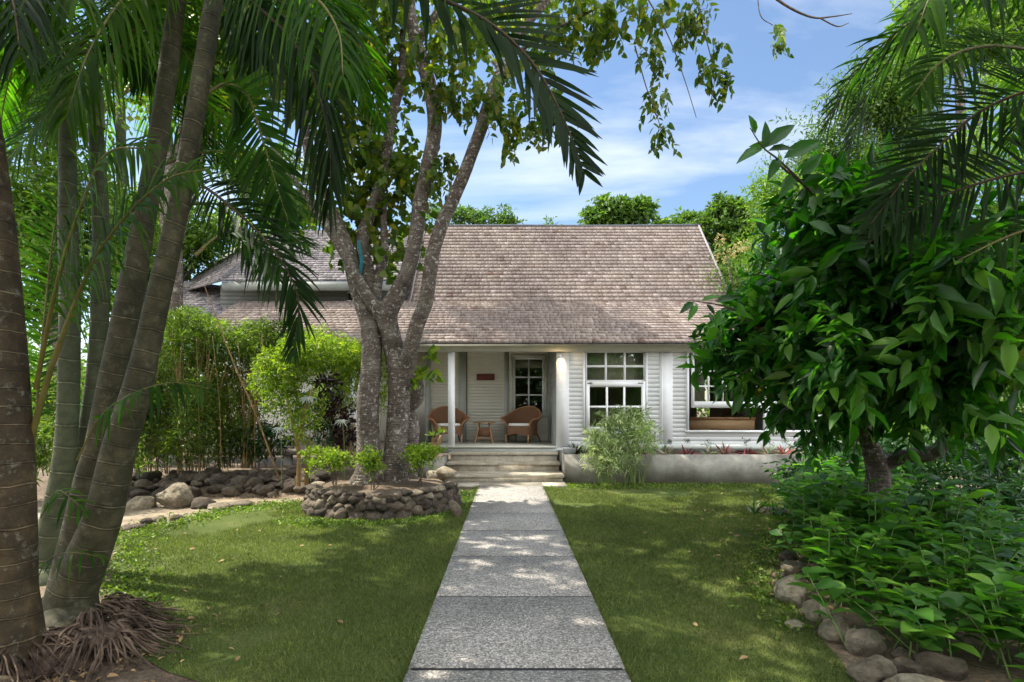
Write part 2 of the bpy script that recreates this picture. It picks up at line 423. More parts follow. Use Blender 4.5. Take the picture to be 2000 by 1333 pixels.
def mk_palmbark(name, c0, c1, c2, ring, spacing, blotch=0.6):
    m, nt, b, o = mat(name)
    uv = N(nt, 'ShaderNodeUVMap')
    sp = N(nt, 'ShaderNodeSeparateXYZ'); nt.links.new(uv.outputs[0], sp.inputs[0])
    v = wpos(nt)
    nw = tex(nt, 'ShaderNodeTexNoise', 3.5, v, Detail=3)
    a = N(nt, 'ShaderNodeMath', operation='MULTIPLY_ADD'); nt.links.new(nw.outputs['Fac'], a.inputs[0]); a.inputs[1].default_value = 0.055; nt.links.new(sp.outputs['Y'], a.inputs[2])
    n9 = N(nt, 'ShaderNodeTexNoise', noise_dimensions='1D'); n9.inputs['Scale'].default_value = 1.3; nt.links.new(sp.outputs['Y'], n9.inputs['W'])
    a2 = N(nt, 'ShaderNodeMath', operation='MULTIPLY_ADD'); nt.links.new(n9.outputs['Fac'], a2.inputs[0]); a2.inputs[1].default_value = 0.22; nt.links.new(a.outputs[0], a2.inputs[2])
    d = N(nt, 'ShaderNodeMath', operation='DIVIDE'); nt.links.new(a2.outputs[0], d.inputs[0]); d.inputs[1].default_value = spacing
    f = N(nt, 'ShaderNodeMath', operation='FRACT'); nt.links.new(d.outputs[0], f.inputs[0])
    rr = ramp(nt, [(0.0, (0, 0, 0)), (0.90, (0, 0, 0)), (0.94, (1, 1, 1)), (0.97, (1, 1, 1)), (1.0, (0, 0, 0))], f.outputs[0])
    rd = ramp(nt, [(0.0, (0.55, 0.5, 0.45)), (0.12, (1, 1, 1)), (1.0, (1, 1, 1))], f.outputs[0])
    n1 = tex(nt, 'ShaderNodeTexNoise', 5.5, v, Detail=9, Roughness=0.75)
    base = ramp(nt, [(0.3, c0), (0.5, c1), (0.7, c2)], n1.outputs['Fac'])
    c = mixc(nt, 1, base.outputs[0], rd.outputs[0], 'MULTIPLY')
    n5 = tex(nt, 'ShaderNodeTexNoise', 11, v, Detail=3)
    r5 = ramp(nt, [(0.40, (0.05, 0.05, 0.05)), (0.66, (0.75, 0.75, 0.75))], n5.outputs['Fac'])
    fr = mixc(nt, 1, rr.outputs[0], r5.outputs[0], 'MULTIPLY')
    c = mixc(nt, fr, c, ring)
    n4 = tex(nt, 'ShaderNodeTexNoise', 15, v, Detail=6, Roughness=0.7)
    r4 = ramp(nt, [(0.56, (0, 0, 0)), (0.66, (blotch,) * 3)], n4.outputs['Fac'])
    c = mixc(nt, r4.outputs[0], c, (0.20, 0.19, 0.14))
    nt.links.new(c, b.inputs['Base Color']); b.inputs['Roughness'].default_value = 0.8
    s1 = N(nt, 'ShaderNodeMath', operation='MULTIPLY_ADD'); nt.links.new(rr.outputs[0], s1.inputs[0]); s1.inputs[1].default_value = 0.7
    nt.links.new(n4.outputs['Fac'], s1.inputs[2])
    bump(nt, b, s1.outputs[0], 0.8, 0.012)
    return m
M['palm1'] = mk_palmbark('ringed_palm_bark', (0.014, 0.009, 0.003), (0.042, 0.027, 0.010), (0.10, 0.068, 0.028), (0.26, 0.20, 0.11), 0.11)
M['palm2'] = mk_palmbark('mossy_palm_bark', (0.018, 0.016, 0.006), (0.045, 0.041, 0.016), (0.105, 0.092, 0.045), (0.22, 0.19, 0.11), 0.135, 0.35)
M['palm3'] = mk_palmbark('smooth_green_palm_bark', (0.034, 0.042, 0.018), (0.065, 0.076, 0.036), (0.115, 0.125, 0.065), (0.24, 0.24, 0.15), 0.2, 0.15)
M['shaft'] = simple('palm_crownshaft', (0.16, 0.20, 0.08), (0.30, 0.30, 0.15), 5, 0.5, stretch=(5, 5, 0.6))
M['rachis'] = simple('palm_rachis', (0.09, 0.085, 0.02), (0.17, 0.14, 0.04), 5, 0.5)
M['rachis_dark'] = simple('palm_rachis_brown', (0.04, 0.025, 0.012), (0.08, 0.05, 0.025), 25, 0.6)

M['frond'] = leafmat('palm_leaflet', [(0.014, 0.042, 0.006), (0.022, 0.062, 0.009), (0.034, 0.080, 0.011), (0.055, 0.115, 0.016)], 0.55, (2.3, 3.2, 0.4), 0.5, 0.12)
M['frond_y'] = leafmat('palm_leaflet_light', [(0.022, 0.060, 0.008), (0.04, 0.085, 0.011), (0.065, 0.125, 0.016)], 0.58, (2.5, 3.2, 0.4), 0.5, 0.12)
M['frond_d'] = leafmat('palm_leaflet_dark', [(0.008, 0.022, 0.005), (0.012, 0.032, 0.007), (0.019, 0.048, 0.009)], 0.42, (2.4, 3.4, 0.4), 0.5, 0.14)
M['leaf_tree'] = leafmat('heart_leaf', [(0.035, 0.085, 0.012), (0.06, 0.12, 0.016), (0.085, 0.15, 0.02), (0.12, 0.17, 0.02), (0.20, 0.20, 0.02)], 0.5, (1.6, 1.7, 0.5), 0.45, 0.35)
M['leaf_big'] = leafmat('glossy_dark_leaf', [(0.012, 0.05, 0.008), (0.020, 0.085, 0.010), (0.035, 0.13, 0.014), (0.07, 0.20, 0.02)], 0.5, (1.8, 2.5, 0.4), 0.34, 0.4)
M['leaf_hedge'] = leafmat('hedge_leaf', [(0.035, 0.11, 0.020), (0.06, 0.165, 0.026), (0.09, 0.22, 0.032), (0.16, 0.31, 0.04)], 0.45, (1.5, 2.0, 0.55), 0.38, 0.45)
M['leaf_bright'] = leafmat('lime_leaf', [(0.08, 0.16, 0.02), (0.13, 0.23, 0.025), (0.22, 0.32, 0.035), (0.34, 0.42, 0.05)], 0.45, (1.4, 1.5, 0.5), 0.5, 0.3)
M['leaf_bamboo'] = leafmat('bamboo_leaf', [(0.05, 0.10, 0.018), (0.09, 0.16, 0.025), (0.14, 0.22, 0.035), (0.24, 0.32, 0.05)], 0.40, (1.4, 1.6, 0.5), 0.45, 0.4)
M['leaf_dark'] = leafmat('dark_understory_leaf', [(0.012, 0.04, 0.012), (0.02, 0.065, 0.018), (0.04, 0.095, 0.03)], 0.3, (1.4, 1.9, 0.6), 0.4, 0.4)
M['leaf_varieg'] = leafmat('variegated_leaf', [(0.20, 0.32, 0.11), (0.34, 0.46, 0.18), (0.55, 0.64, 0.34), (0.68, 0.74, 0.50)], 0.35, (1.1, 1.2, 0.8), 0.5, 0.3)
M['leaf_far'] = leafmat('far_leaf', [(0.045, 0.10, 0.025), (0.075, 0.145, 0.03), (0.12, 0.20, 0.04)], 0.40, (1.4, 1.6, 0.5), 0.5, 0.3)
M['leaf_far_b'] = leafmat('far_leaf_bright', [(0.08, 0.16, 0.03), (0.13, 0.23, 0.04), (0.20, 0.31, 0.06)], 0.45, (1.4, 1.6, 0.5), 0.5, 0.3)
M['brom_red'] = leafmat('bromeliad_red', [(0.10, 0.012, 0.02), (0.22, 0.02, 0.03), (0.30, 0.05, 0.06), (0.35, 0.30, 0.24), (0.12, 0.14, 0.07)], 0.3, (1.2, 1.0, 1.0), 0.4)
M['brom_green'] = leafmat('bromeliad_green', [(0.05, 0.10, 0.04), (0.14, 0.19, 0.10), (0.42, 0.42, 0.30), (0.20, 0.03, 0.04)], 0.3, (1.2, 1.2, 0.8), 0.4)
M['leaf_maroon'] = leafmat('maroon_leaf', [(0.012, 0.006, 0.008), (0.035, 0.012, 0.014)], 0.2, (1.5, 1, 1), 0.35)
M['leaf_silver'] = leafmat('silver_leaf', [(0.30, 0.36, 0.34), (0.42, 0.47, 0.44)], 0.2, (1, 1.1, 1), 0.35)
M['grass'] = leafmat('grass_blade', [(0.070, 0.105, 0.030), (0.10, 0.14, 0.038), (0.14, 0.18, 0.052), (0.24, 0.25, 0.10)], 0.35, (1.3, 1.5, 0.5), 0.6, 0.2)
M['flower'] = leafmat('straw_flower', [(0.42, 0.34, 0.16), (0.55, 0.46, 0.25)], 0.3, (1, 1, 0.8), 0.7)

def mk_glass():
    m, nt, b, o = mat('window_glass')
    nt.nodes.remove(b)
    t = N(nt, 'ShaderNodeBsdfTransparent'); t.inputs[0].default_value = (0.82, 0.86, 0.84, 1)
    g = N(nt, 'ShaderNodeBsdfGlossy'); g.inputs['Roughness'].default_value = 0.01; g.inputs[0].default_value = (1, 1, 1, 1)
    ms = N(nt, 'ShaderNodeMixShader'); ms.inputs[0].default_value = 0.17
    nt.links.new(t.outputs[0], ms.inputs[1]); nt.links.new(g.outputs[0], ms.inputs[2]); nt.links.new(ms.outputs[0], o.inputs[0])
    return m
M['glass'] = mk_glass()

def mk_lawn():
    m, nt, b, o = mat('lawn_turf')
    v = wpos(nt)
    n1 = tex(nt, 'ShaderNodeTexNoise', 0.9, v, Detail=6, Roughness=0.6)
    r = ramp(nt, [(0.3, (0.05, 0.072, 0.020)), (0.55, (0.08, 0.105, 0.030)), (0.72, (0.15, 0.145, 0.06))], n1.outputs['Fac'])
    n2 = tex(nt, 'ShaderNodeTexNoise', 120, v, Detail=3)
    r2 = ramp(nt, [(0.35, (0.55, 0.55, 0.55)), (0.65, (1.3, 1.3, 1.2))], n2.outputs['Fac'])
    c = mixc(nt, 1, r.outputs[0], r2.outputs[0], 'MULTIPLY')
    nt.links.new(c, b.inputs['Base Color']); b.inputs['Roughness'].default_value = 0.95; b.inputs['Specular IOR Level'].default_value = 0.1
    bump(nt, b, n2.outputs['Fac'], 0.6, 0.01)
    return m
M['lawn'] = mk_lawn()
def mk_soil():
    m, nt, b, o = mat('garden_soil')
    v = wpos(nt)
    n1 = tex(nt, 'ShaderNodeTexNoise', 1.4, v, Detail=9, Roughness=0.65)
    r = ramp(nt, [(0.3, (0.07, 0.045, 0.028)), (0.5, (0.13, 0.092, 0.06)), (0.68, (0.24, 0.18, 0.12))], n1.outputs['Fac'])
    n2 = tex(nt, 'ShaderNodeTexVoronoi', 45, v)
    r2 = ramp(nt, [(0.0, (1.25, 1.2, 1.15)), (0.7, (0.7, 0.7, 0.7))], n2.outputs['Distance'])
    c = mixc(nt, 1, r.outputs[0], r2.outputs[0], 'MULTIPLY')
    nt.links.new(c, b.inputs['Base Color']); b.inputs['Roughness'].default_value = 0.95
    n3 = tex(nt, 'ShaderNodeTexNoise', 30, v, Detail=6)
    bump(nt, b, n3.outputs['Fac'], 0.9, 0.03)
    return m
M['soil'] = mk_soil()
M['sand'] = simple('sandy_path', (0.17, 0.13, 0.09), (0.30, 0.25, 0.18), 3, 0.95, 0.7, 60)

# ------------------------------------------------------------------ leaf machinery
T_SIMPLE = (np.array([(0,0,0),(-.5,.42,.10),(0,1,-.06),(.5,.42,.10)]), [np.array([(0,2,1),(0,3,2)])])
T_BROAD = (np.array([(0,0,0),(-.40,.24,.09),(-.46,.52,.07),(0,1,-.16),(.46,.52,.07),(.40,.24,.09),(0,.30,0),(0,.66,-.04),(-.22,.82,-.05),(.22,.82,-.05)]),
           [np.array([(0,6,1),(0,5,6),(7,3,8),(7,9,3)]), np.array([(6,7,2,1),(6,5,4,7)]), np.array([(7,8,2),(7,4,9)])])
T_HEART = (np.array([(0,.08,0),(-.34,-.04,.03),(-.54,.22,.06),(-.36,.62,.03),(0,1.02,-.10),(.36,.62,.03),(.54,.22,.06),(.34,-.04,.03),(0,.5,-.02)]),
           [np.array([(0,2,1),(0,7,6)]), np.array([(0,8,3,2),(0,6,5,8)]), np.array([(8,4,3),(8,5,4)])])
T_LANCE = (np.array([(0,0,0),(-.5,.3,.04),(-.35,.7,-.06),(0,1,-.2),(.35,.7,-.06),(.5,.3,.04)]), [np.array([(0,5,4,1),(1,4,2,2)])[:0], np.array([(0,5,1)]), np.array([(1,5,4,2)]), np.array([(2,4,3)])])

def put_leaves(mb, tmpl, pos, axis, size, width, up=(0, 0, 1), jit=0.6, r=rng):
    n = len(pos); tv, tf = tmpl
    y = nrm(axis)
    upv = np.asarray(up, float) + r.normal(0, jit, (n, 3))
    x = nrm(np.cross(y, upv)); z = np.cross(x, y)
    size = np.broadcast_to(size, (n,)).reshape(n, 1, 1)
    loc = tv[None, :, :] * np.array([width, 1, 1])[None, None, :] * size
    V = pos[:, None, :] + loc[:, :, 0:1] * x[:, None, :] + loc[:, :, 1:2] * y[:, None, :] + loc[:, :, 2:3] * z[:, None, :]
    k = len(tv); off = (np.arange(n) * k)[:, None, None]
    mb.add(V.reshape(-1, 3), [(f[None] + off).reshape(-1, f.shape[1]) for f in tf if len(f)])

def twigs_in(blobs, T, outw=1.0, droop=-0.1, shell=2.2, r=rng):
    b = np.array([q[:6] for q in blobs], float)
    w = np.array([(q[6] if len(q) > 6 else q[3] * q[4] * q[5] ** 1.0) for q in blobs], float)
    ix = r.choice(len(b), T, p=w / w.sum())
    v = nrm(r.normal(size=(T, 3))); rad = r.random(T) ** (1 / shell)
    start = b[ix, :3] + v * rad[:, None] * b[ix, 3:6]
    d = nrm(nrm(v / b[ix, 3:6]) * outw + r.normal(0, 0.55, (T, 3)) + np.array([0, 0, droop]))
    return start, d

def foliage(mb, blobs, T, K, tl, size, width, tmpl=T_SIMPLE, outw=1.0, droop=-0.1, shell=2.2, ldroop=0.25, jit=0.6, svar=0.3, r=rng, lside=1.0):
    """T twigs of K leaves each, in the given ellipsoid clumps"""
    start, d = twigs_in(blobs, T, outw, droop, shell, r)
    t = (np.arange(K) + 0.5) / K
    pos = start[:, None, :] + d[:, None, :] * (t[None, :, None] * tl)
    pos[:, :, 2] -= (t[None] ** 2) * tl * 0.3
    side = nrm(np.cross(d, r.normal(size=(T, 3))))
    sgn = np.where(np.arange(K) % 2 == 0, 1, -1)[None, :, None]
    ax = d[:, None, :] * 0.6 + side[:, None, :] * sgn * lside + r.normal(0, 0.35, (T, K, 3))
    ax[:, :, 2] -= ldroop
    sz = size * (1 + svar * r.uniform(-1, 1, (T, K))).reshape(-1)
    put_leaves(mb, tmpl, pos.reshape(-1, 3), ax.reshape(-1, 3), sz, width, jit=jit, r=r)
    return start, d

def frond(pts, n=46, L=0.5, w=0.026, droop=0.35, normal=(0, 0, 1), rr=0.014, seed=0, t0=0.12, asym=1.0, ang0=38, ang1=68, mats=None, parent=None, vee=0.18, label=None):
    r = np.random.default_rng(seed + 101)
    pts = np.asarray(pts, float); k = len(pts)
    sp, _ = spline(pts, np.ones(k), 10)
    L_ = np.concatenate([[0], np.cumsum(np.linalg.norm(np.diff(sp, axis=0), axis=1))]); L_ /= L_[-1]
    TT = nrm(np.gradient(sp, axis=0))
    mb = MB()
    ts = np.linspace(t0, 0.995, n)
    Nn = nrm(np.asarray(normal, float))
    base, dirs, Ls, wd = [], [], [], []
    for side in (-1, 1):
        t = np.clip(ts + r.normal(0, 0.003, n), 0, 1)
        p = np.stack([np.interp(t, L_, sp[:, i]) for i in range(3)], 1)
        T = nrm(np.stack([np.interp(t, L_, TT[:, i]) for i in range(3)], 1))
        S = nrm(np.cross(T, Nn)) * side
        U = nrm(np.cross(S, T)) * side
        U = np.where((U @ Nn)[:, None] < 0, -U, U)
        a = np.radians(ang0 + (ang1 - ang0) * (1 - t) + r.normal(0, 6, n))
        d = S * np.sin(a)[:, None] + T * np.cos(a)[:, None] + U * (vee + r.normal(0, 0.10, n))[:, None]
        base.append(p); dirs.append(nrm(d))
        l = L * (np.sin(math.pi * (0.16 + 0.80 * (t - t0) / (1 - t0))) ** 0.65) * r.uniform(0.85, 1.08, n) * (asym if side > 0 else 1)
        Ls.append(l); wd.append(np.cross(dirs[-1], U))
    base = np.vstack(base); dirs = np.vstack(dirs); Ls = np.concatenate(Ls); wd = nrm(np.vstack(wd))
    m = len(base); S_ = np.array([0, 0.12, 0.35, 0.6, 0.82, 1.0]); Wp = np.array([0.35, 0.85, 1.0, 0.85, 0.5, 0.04])
    dr = droop * r.uniform(0.4, 1.8, m)
    V = np.zeros((m, 6, 2, 3))
    for i, s in enumerate(S_):
        c = base + dirs * (Ls * s)[:, None]
        c = c + np.array([0, 0, -1])[None] * (dr * Ls * s ** 2)[:, None]
        shrink = 1 - 0.25 * dr * s
        c = base + (c - base) * np.clip(shrink, 0.5, 1)[:, None]
        V[:, i, 0] = c - wd * (w / 2 * Wp[i]); V[:, i, 1] = c + wd * (w / 2 * Wp[i])
    q = np.array([(2 * i, 2 * i + 1, 2 * i + 3, 2 * i + 2) for i in range(5)])
    mb.add(V.reshape(-1, 3), [(q[None] + (np.arange(m) * 12)[:, None, None]).reshape(-1, 4)])
    o = mb.build('frond', mats or M['frond'], parent)
    m2 = MB(); m2.tube(pts, np.linspace(rr, rr * 0.25, k), seg=6, sub=6)
    o2 = m2.build('stalk', M['rachis'] if mats is not M['frond_d'] else M['rachis_dark'], o, smooth=True)
    if label: o['label'] = label
    return o

def icosphere(sub):
    import bmesh
    bm = bmesh.new(); bmesh.ops.create_icosphere(bm, subdivisions=sub, radius=1)
    V = np.array([v.co[:] for v in bm.verts]); Fc = np.array([[v.index for v in f.verts] for f in bm.faces]); bm.free()
    return V, Fc
ICO3 = icosphere(4); ICO2 = icosphere(3)
def rock(mb, c, s, seed, rot=None, tmpl=None, rough=0.13, planes=11, sharp=1.0):
    V, Fc = tmpl or ICO2
    r = np.random.default_rng(seed)
    n = nrm(r.normal(size=(planes, 3))); d = r.uniform(0.72, 1.0, planes)
    dots = V @ n.T
    rad = np.where(dots > 0.05, d[None] / np.maximum(dots, 0.05), 9)
    k = 45.0
    rr = -np.log(np.exp(-k * rad).sum(1)) / k
    rr = np.clip(rr, 0.4, 1.15)
    nn = np.array([mnoise.fractal(Vector(v * 1.7 + seed * 1.37), 1.0, 2.0, 4) for v in V])
    W_ = V * (rr + rough * nn)[:, None] * np.asarray(s) 
    a = r.uniform(0, 6.28) if rot is None else rot
    ca, sa = math.cos(a), math.sin(a)
    if rot is None: W_ = V * (rr + rough * nn)[:, None] * np.asarray(s)
    X = W_[:, 0] * ca - W_[:, 1] * sa if rot is not None else W_[:, 0]; Y = W_[:, 0] * sa + W_[:, 1] * ca if rot is not None else W_[:, 1]
    mb.add(np.stack([X, Y, W_[:, 2]], 1) + np.asarray(c), [Fc])

# ------------------------------------------------------------------ ground
def polymesh(name, poly, z, m, jag=0.0, seed=1, kind='structure', cell=0.25):
    """sheet with an irregular outline, z slightly above what lies below"""
    r = np.random.default_rng(seed)
    p = np.asarray(poly, float); P2 = []
    for i in range(len(p)):
        a, b = p[i], p[(i + 1) % len(p)]; L = np.linalg.norm(b - a); n = max(1, int(L / cell))
        nv = np.array([-(b - a)[1], (b - a)[0]]) / L
        for k in range(n):
            P2.append(a + (b - a) * k / n + nv * r.normal(0, jag))
    P2 = np.array(P2)
    mb = MB(); mb.add(np.c_[P2, np.full(len(P2), z)], [[tuple(range(len(P2)))]])
    o = mb.build(name, m); tag(o, kind=kind)
    return o, P2

gm = MB(); gm.quad((-300, -60, -0.004), (300, -60, -0.004), (300, 500, -0.004), (-300, 500, -0.004))
tag(gm.build('ground', M['soil']), kind='structure')
LAWN = [(-1.2, -1.5), (-1.7, 1.5), (-1.75, 2.9), (-2.5, 3.3), (-3.2, 4.1), (-4.0, 5.2), (-4.75, 6.5), (-4.5, 7.5), (-3.9, 8.4), (-2.9, 8.6), (-1.0, 8.9), (-0.57, 10.1),
        (-0.57, 8.0), (-0.57, 5.0), (-0.57, 2.0), (-0.57, -1.5)]
LAWN_R = [(0.66, -1.5), (0.66, 2.0), (0.66, 5.0), (0.66, 8.0), (0.66, 10.1), (1.2, 10.5), (3.0, 10.55), (5.9, 10.65), (5.0, 9.0), (4.0, 7.4), (3.55, 6.4), (2.95, 5.5), (2.35, 4.6), (2.2, 4.0), (2.1, 3.4), (1.95, 2.9), (1.9, -1.5)]
lawn1, lp1 = polymesh('lawn', LAWN, 0.004, M['lawn'], 0.018, 3)
lawn2, lp2 = polymesh('lawn', LAWN_R, 0.004, M['lawn'], 0.018, 4)
polymesh('sandy_track', [(-12, 6.3), (-6.2, 6.4), (-4.9, 6.7), (-4.2, 7.8), (-3.6, 8.5), (-3.4, 9.0), (-5.2, 8.7), (-7, 8.1), (-12, 8.2)], 0.0, M['sand'], 0.08, 5)

# path of pebbled slabs
PX0, PX1 = -0.587, 0.683
edges = [-1.56, -0.42, 0.71, 1.85, 2.98, 4.13, 5.27, 6.40, 7.49, 8.61, 10.15]
mb = MB()
for i in range(len(edges) - 1):
    a, b = edges[i] + 0.017, edges[i + 1] - 0.017
    t = 0.045 + random.uniform(-0.003, 0.003)
    V = [(PX0, a, t - .008), (PX1, a, t - .008), (PX1, b, t - .008), (PX0, b, t - .008),
         (PX0 + .008, a + .006, t), (PX1 - .008, a + .006, t), (PX1 - .008, b - .006, t), (PX0 + .008, b - .006, t),
         (PX0, a, -.05), (PX1, a, -.05), (PX1, b, -.05), (PX0, b, -.05)]
    mb.add(V, [[(4,5,6,7),(0,1,5,4),(1,2,6,5),(2,3,7,6),(3,0,4,7),(8,9,1,0),(9,10,2,1),(10,11,3,2),(11,8,0,3)]])
tag(mb.build('path', M['pebble']), kind='structure')
mb = MB(); mb.box((PX0 + .02, -1.5, -.02), (PX1 - .02, 10.1, 0.036)); tag(mb.build('path_bed', M['black']), kind='structure')

# ------------------------------------------------------------------ grass blades
def inside(poly, q):
    x, y = q[:, 0], q[:, 1]; c = np.zeros(len(q), bool); j = len(poly) - 1
    for i in range(len(poly)):
        xi, yi = poly[i]; xj, yj = poly[j]
        hit = ((yi > y) != (yj > y)) & (x < (xj - xi) * (y - yi) / (yj - yi + 1e-12) + xi)
        c ^= hit; j = i
    return c
def grass_on(polys, n, name):
    mb = MB(); r = np.random.default_rng(11)
    got = []
    q = np.c_[r.uniform(-5.2, 6.2, n), 2.0 + 9.0 * r.random(n) ** 1.45]
    keep = np.zeros(len(q), bool)
    for p in polys: keep |= inside(p, q)
    q = q[keep]
    q = q[(np.abs(q[:, 0]) < q[:, 1] * 1.05 + 0.4) & ((q[:, 0] < PX0 - .003) | (q[:, 0] > PX1 + .003))]
    # bare patches
    nz = np.array([mnoise.noise(Vector((a * 0.9, b * 0.9, 0))) + 0.5 * mnoise.noise(Vector((a * 3.1, b * 3.1, 5))) for a, b in q])
    bare = nz + np.clip((q[:, 1] - 8.6) * 0.35, 0, 0.55) + np.where(q[:, 0] < -2.5, np.clip((-q[:, 0] - 2.6) * .25, 0, .35), 0)
    keep = bare < 0.42 + r.normal(0, 0.12, len(q))
    q = q[keep]; nz = nz[keep]
    ne = 9000; ye = 2 + 8 * r.random(ne) ** 1.3; sd = r.random(ne) < .5
    keep_e = np.array([mnoise.noise(Vector((b * 2.3, 9.0 if c else 3.0, 0))) for b, c in zip(ye, sd)]) > -.15
    qe = np.c_[np.where(sd, PX0 - .004 - np.abs(r.normal(0, .012, ne)), PX1 + .004 + np.abs(r.normal(0, .012, ne))), ye][keep_e]
    q = np.vstack([q, qe]); nz = np.concatenate([nz, np.full(len(qe), 2.6)])
    m = len(q)
    far = np.clip((q[:, 1] - 2) / 9, 0, 1)
    h = (0.016 + 0.016 * r.random(m) + 0.022 * far * r.random(m) + 0.012 * np.clip(nz, 0, 3))
    w = 0.0020 + 0.0045 * far
    a = r.uniform(0, 6.283, m); lean = r.uniform(0.1, 1.1, m)
    b0 = np.c_[q, np.full(m, 0.003)]
    wx = np.c_[np.cos(a), np.sin(a), np.zeros(m)] * w[:, None]
    a2 = r.uniform(0, 6.283, m)
    tip = b0 + np.c_[np.cos(a2) * lean * h, np.sin(a2) * lean * h, h]
    V = np.stack([b0 - wx, b0 + wx, tip], 1)
    mb.add(V.reshape(-1, 3), [np.arange(m * 3).reshape(-1, 3)])
    o = mb.build(name, M['grass']); return tag(o, 'short mown green grass with thin dry patches', 'grass', kind='stuff')
grass_on([lp1, lp2], 520000, 'grass')

# weeds and clover along the lawn edges
def scatter_weeds():
    mb = MB(); r = np.random.default_rng(5); pts = []
    def line(pl, n, sp):
        pl = np.array(pl); t = r.random(n) * (len(pl) - 1); i = t.astype(int); f = (t - i)[:, None]
        pts.append(pl[i] * (1 - f) + pl[i + 1] * f + r.normal(0, sp, (n, 2)))
    line([(-4.7, 6.4), (-4.4, 7.5), (-3.8, 8.4), (-3.0, 8.0)], 700, 0.22)
    line([(-3.2, 4.2), (-4.0, 5.2), (-4.7, 6.4)], 380, 0.16)
    line([(-2.75, 3.6), (-3.1, 4.2)], 160, 0.12)
    line([(-3.1, 7.0), (-2.3, 6.9), (-1.2, 7.1), (-0.8, 7.9), (-0.8, 9.6)], 900, 0.12)
    line([(0.9, 10.2), (2.5, 10.3), (5.0, 10.3)], 900, 0.25)
    line([(4.9, 9.6), (4.0, 7.5), (3.2, 6.2), (2.7, 5.3), (2.2, 4.4), (2.0, 3.6)], 500, 0.14)
    p = np.vstack(pts); p = np.repeat(p, 5, 0) + r.normal(0, 0.015, (len(p) * 5, 2))
    m = len(p); ax = np.c_[r.normal(0, 1, (m, 2)), r.uniform(0.3, 1.2, m)]
    put_leaves(mb, T_SIMPLE, np.c_[p, r.uniform(0.0, 0.03, m)], ax, r.uniform(0.02, 0.05, m), 0.55, r=r)
    return tag(mb.build('weeds', M['leaf_bamboo']), 'small bright weeds sprouting along the lawn edge', 'weeds', kind='stuff')
scatter_weeds()
def litter():
    mb = MB(); r = np.random.default_rng(9)
    q = np.vstack([np.c_[r.uniform(-8, -3, 300), r.uniform(8.2, 10.2, 300)], np.c_[r.uniform(2.0, 7, 700), r.uniform(2.4, 8, 700)],
                   np.c_[r.normal(-2.8, .5, 160), r.normal(3.2, .4, 160)], np.c_[r.uniform(-5, 5.5, 230), r.uniform(3, 10.5, 230)], np.c_[r.normal(-2.9, .45, 260), r.normal(3.1, .35, 260)]])
    q = q[(q[:, 0] > 2.3) | (q[:, 0] < -2.2) | (r.random(len(q)) < .5)]
    m = len(q); ax = np.c_[r.normal(0, 1, (m, 2)), r.normal(0, .15, m)]
    put_leaves(mb, T_BROAD, np.c_[q, np.full(m, 0.02)], ax, r.uniform(0.03, 0.07, m), 0.5, jit=0.3, r=r)
    return tag(mb.build('leaf_litter', M['litter']), 'dry brown fallen leaves scattered on the soil', 'leaf litter', kind='stuff')
litter()

# ------------------------------------------------------------------ house
DW = 12.1                       # front wall plane
FZ = 0.68                       # porch floor height
def X_(px, d=DW): return (px - CX) / F * d
def Z_(py, d=DW): return H - (py - HY) / F * d
house = thing('cottage', (1.5, DW, 0), 'white timber cottage with a steep weathered shingle roof and a porch', 'house')

def siding(mb, x0, x1, z0, z1, y, pitch=0.105, out=0.003):
    """lapped boards facing the camera (saw-tooth section)"""
    n = max(1, int(round((z1 - z0) / pitch))); p = (z1 - z0) / n
    for i in range(n):
        a = z0 + i * p; b = a + p
        g = .004
        mb.add([(x0, y - out, a + g), (x1, y - out, a + g), (x1, y - out, b), (x0, y - out, b), (x0, y + .002, a + g), (x1, y + .002, a + g), (x0, y + .002, a), (x1, y + .002, a), (x0, y - out, a), (x1, y - out, a)],
               [[(0, 1, 2, 3), (4, 5, 1, 0), (6, 7, 5, 4), (8, 9, 7, 6)]])
# outer facade
ZT = 3.10
w1x0, w1x1, w1z0, w1z1 = X_(1140), X_(1263), Z_(848), Z_(684)
w2x0, w2x1, w2z0, w2z1 = X_(1340), X_(1592), Z_(845), Z_(686)
mb = MB()
xr = X_(1640)
xc = X_(1087)
siding(mb, xc, w1x0, FZ - .1, ZT, DW); siding(mb, w1x1, w2x0, FZ - .1, ZT, DW); siding(mb, w2x1, xr, FZ - .1, ZT, DW)
siding(mb, w1x0, w1x1, FZ - .1, w1z0, DW); siding(mb, w2x0, w2x1, FZ - .1, w2z0, DW)
siding(mb, w1x0, w1x1, w1z1, ZT, DW); siding(mb, w2x0, w2x1, w2z1, ZT, DW)
mb.build('front_wall', M['paint'], house)
def trim(x0p, x1p, z0, z1, name='trim_board', proud=0.035, m='paint'):
    t = MB(); t.box((X_(x0p), DW - proud, z0), (X_(x1p), DW + 0.02, z1)); return t.build(name, M[m], house)
trim(1086.5, 1111, FZ - .005, ZT - .01, proud=.045); trim(1288, 1313, FZ - .09, ZT - .01, proud=.03)
trim(1291, 1293, FZ - .09, ZT - .01, proud=.045)
mb = MB(); mb.box((X_(1112), DW - .05, .60), (xr, DW + .02, .72)); mb.build('skirting', M['grey_trim'], house)

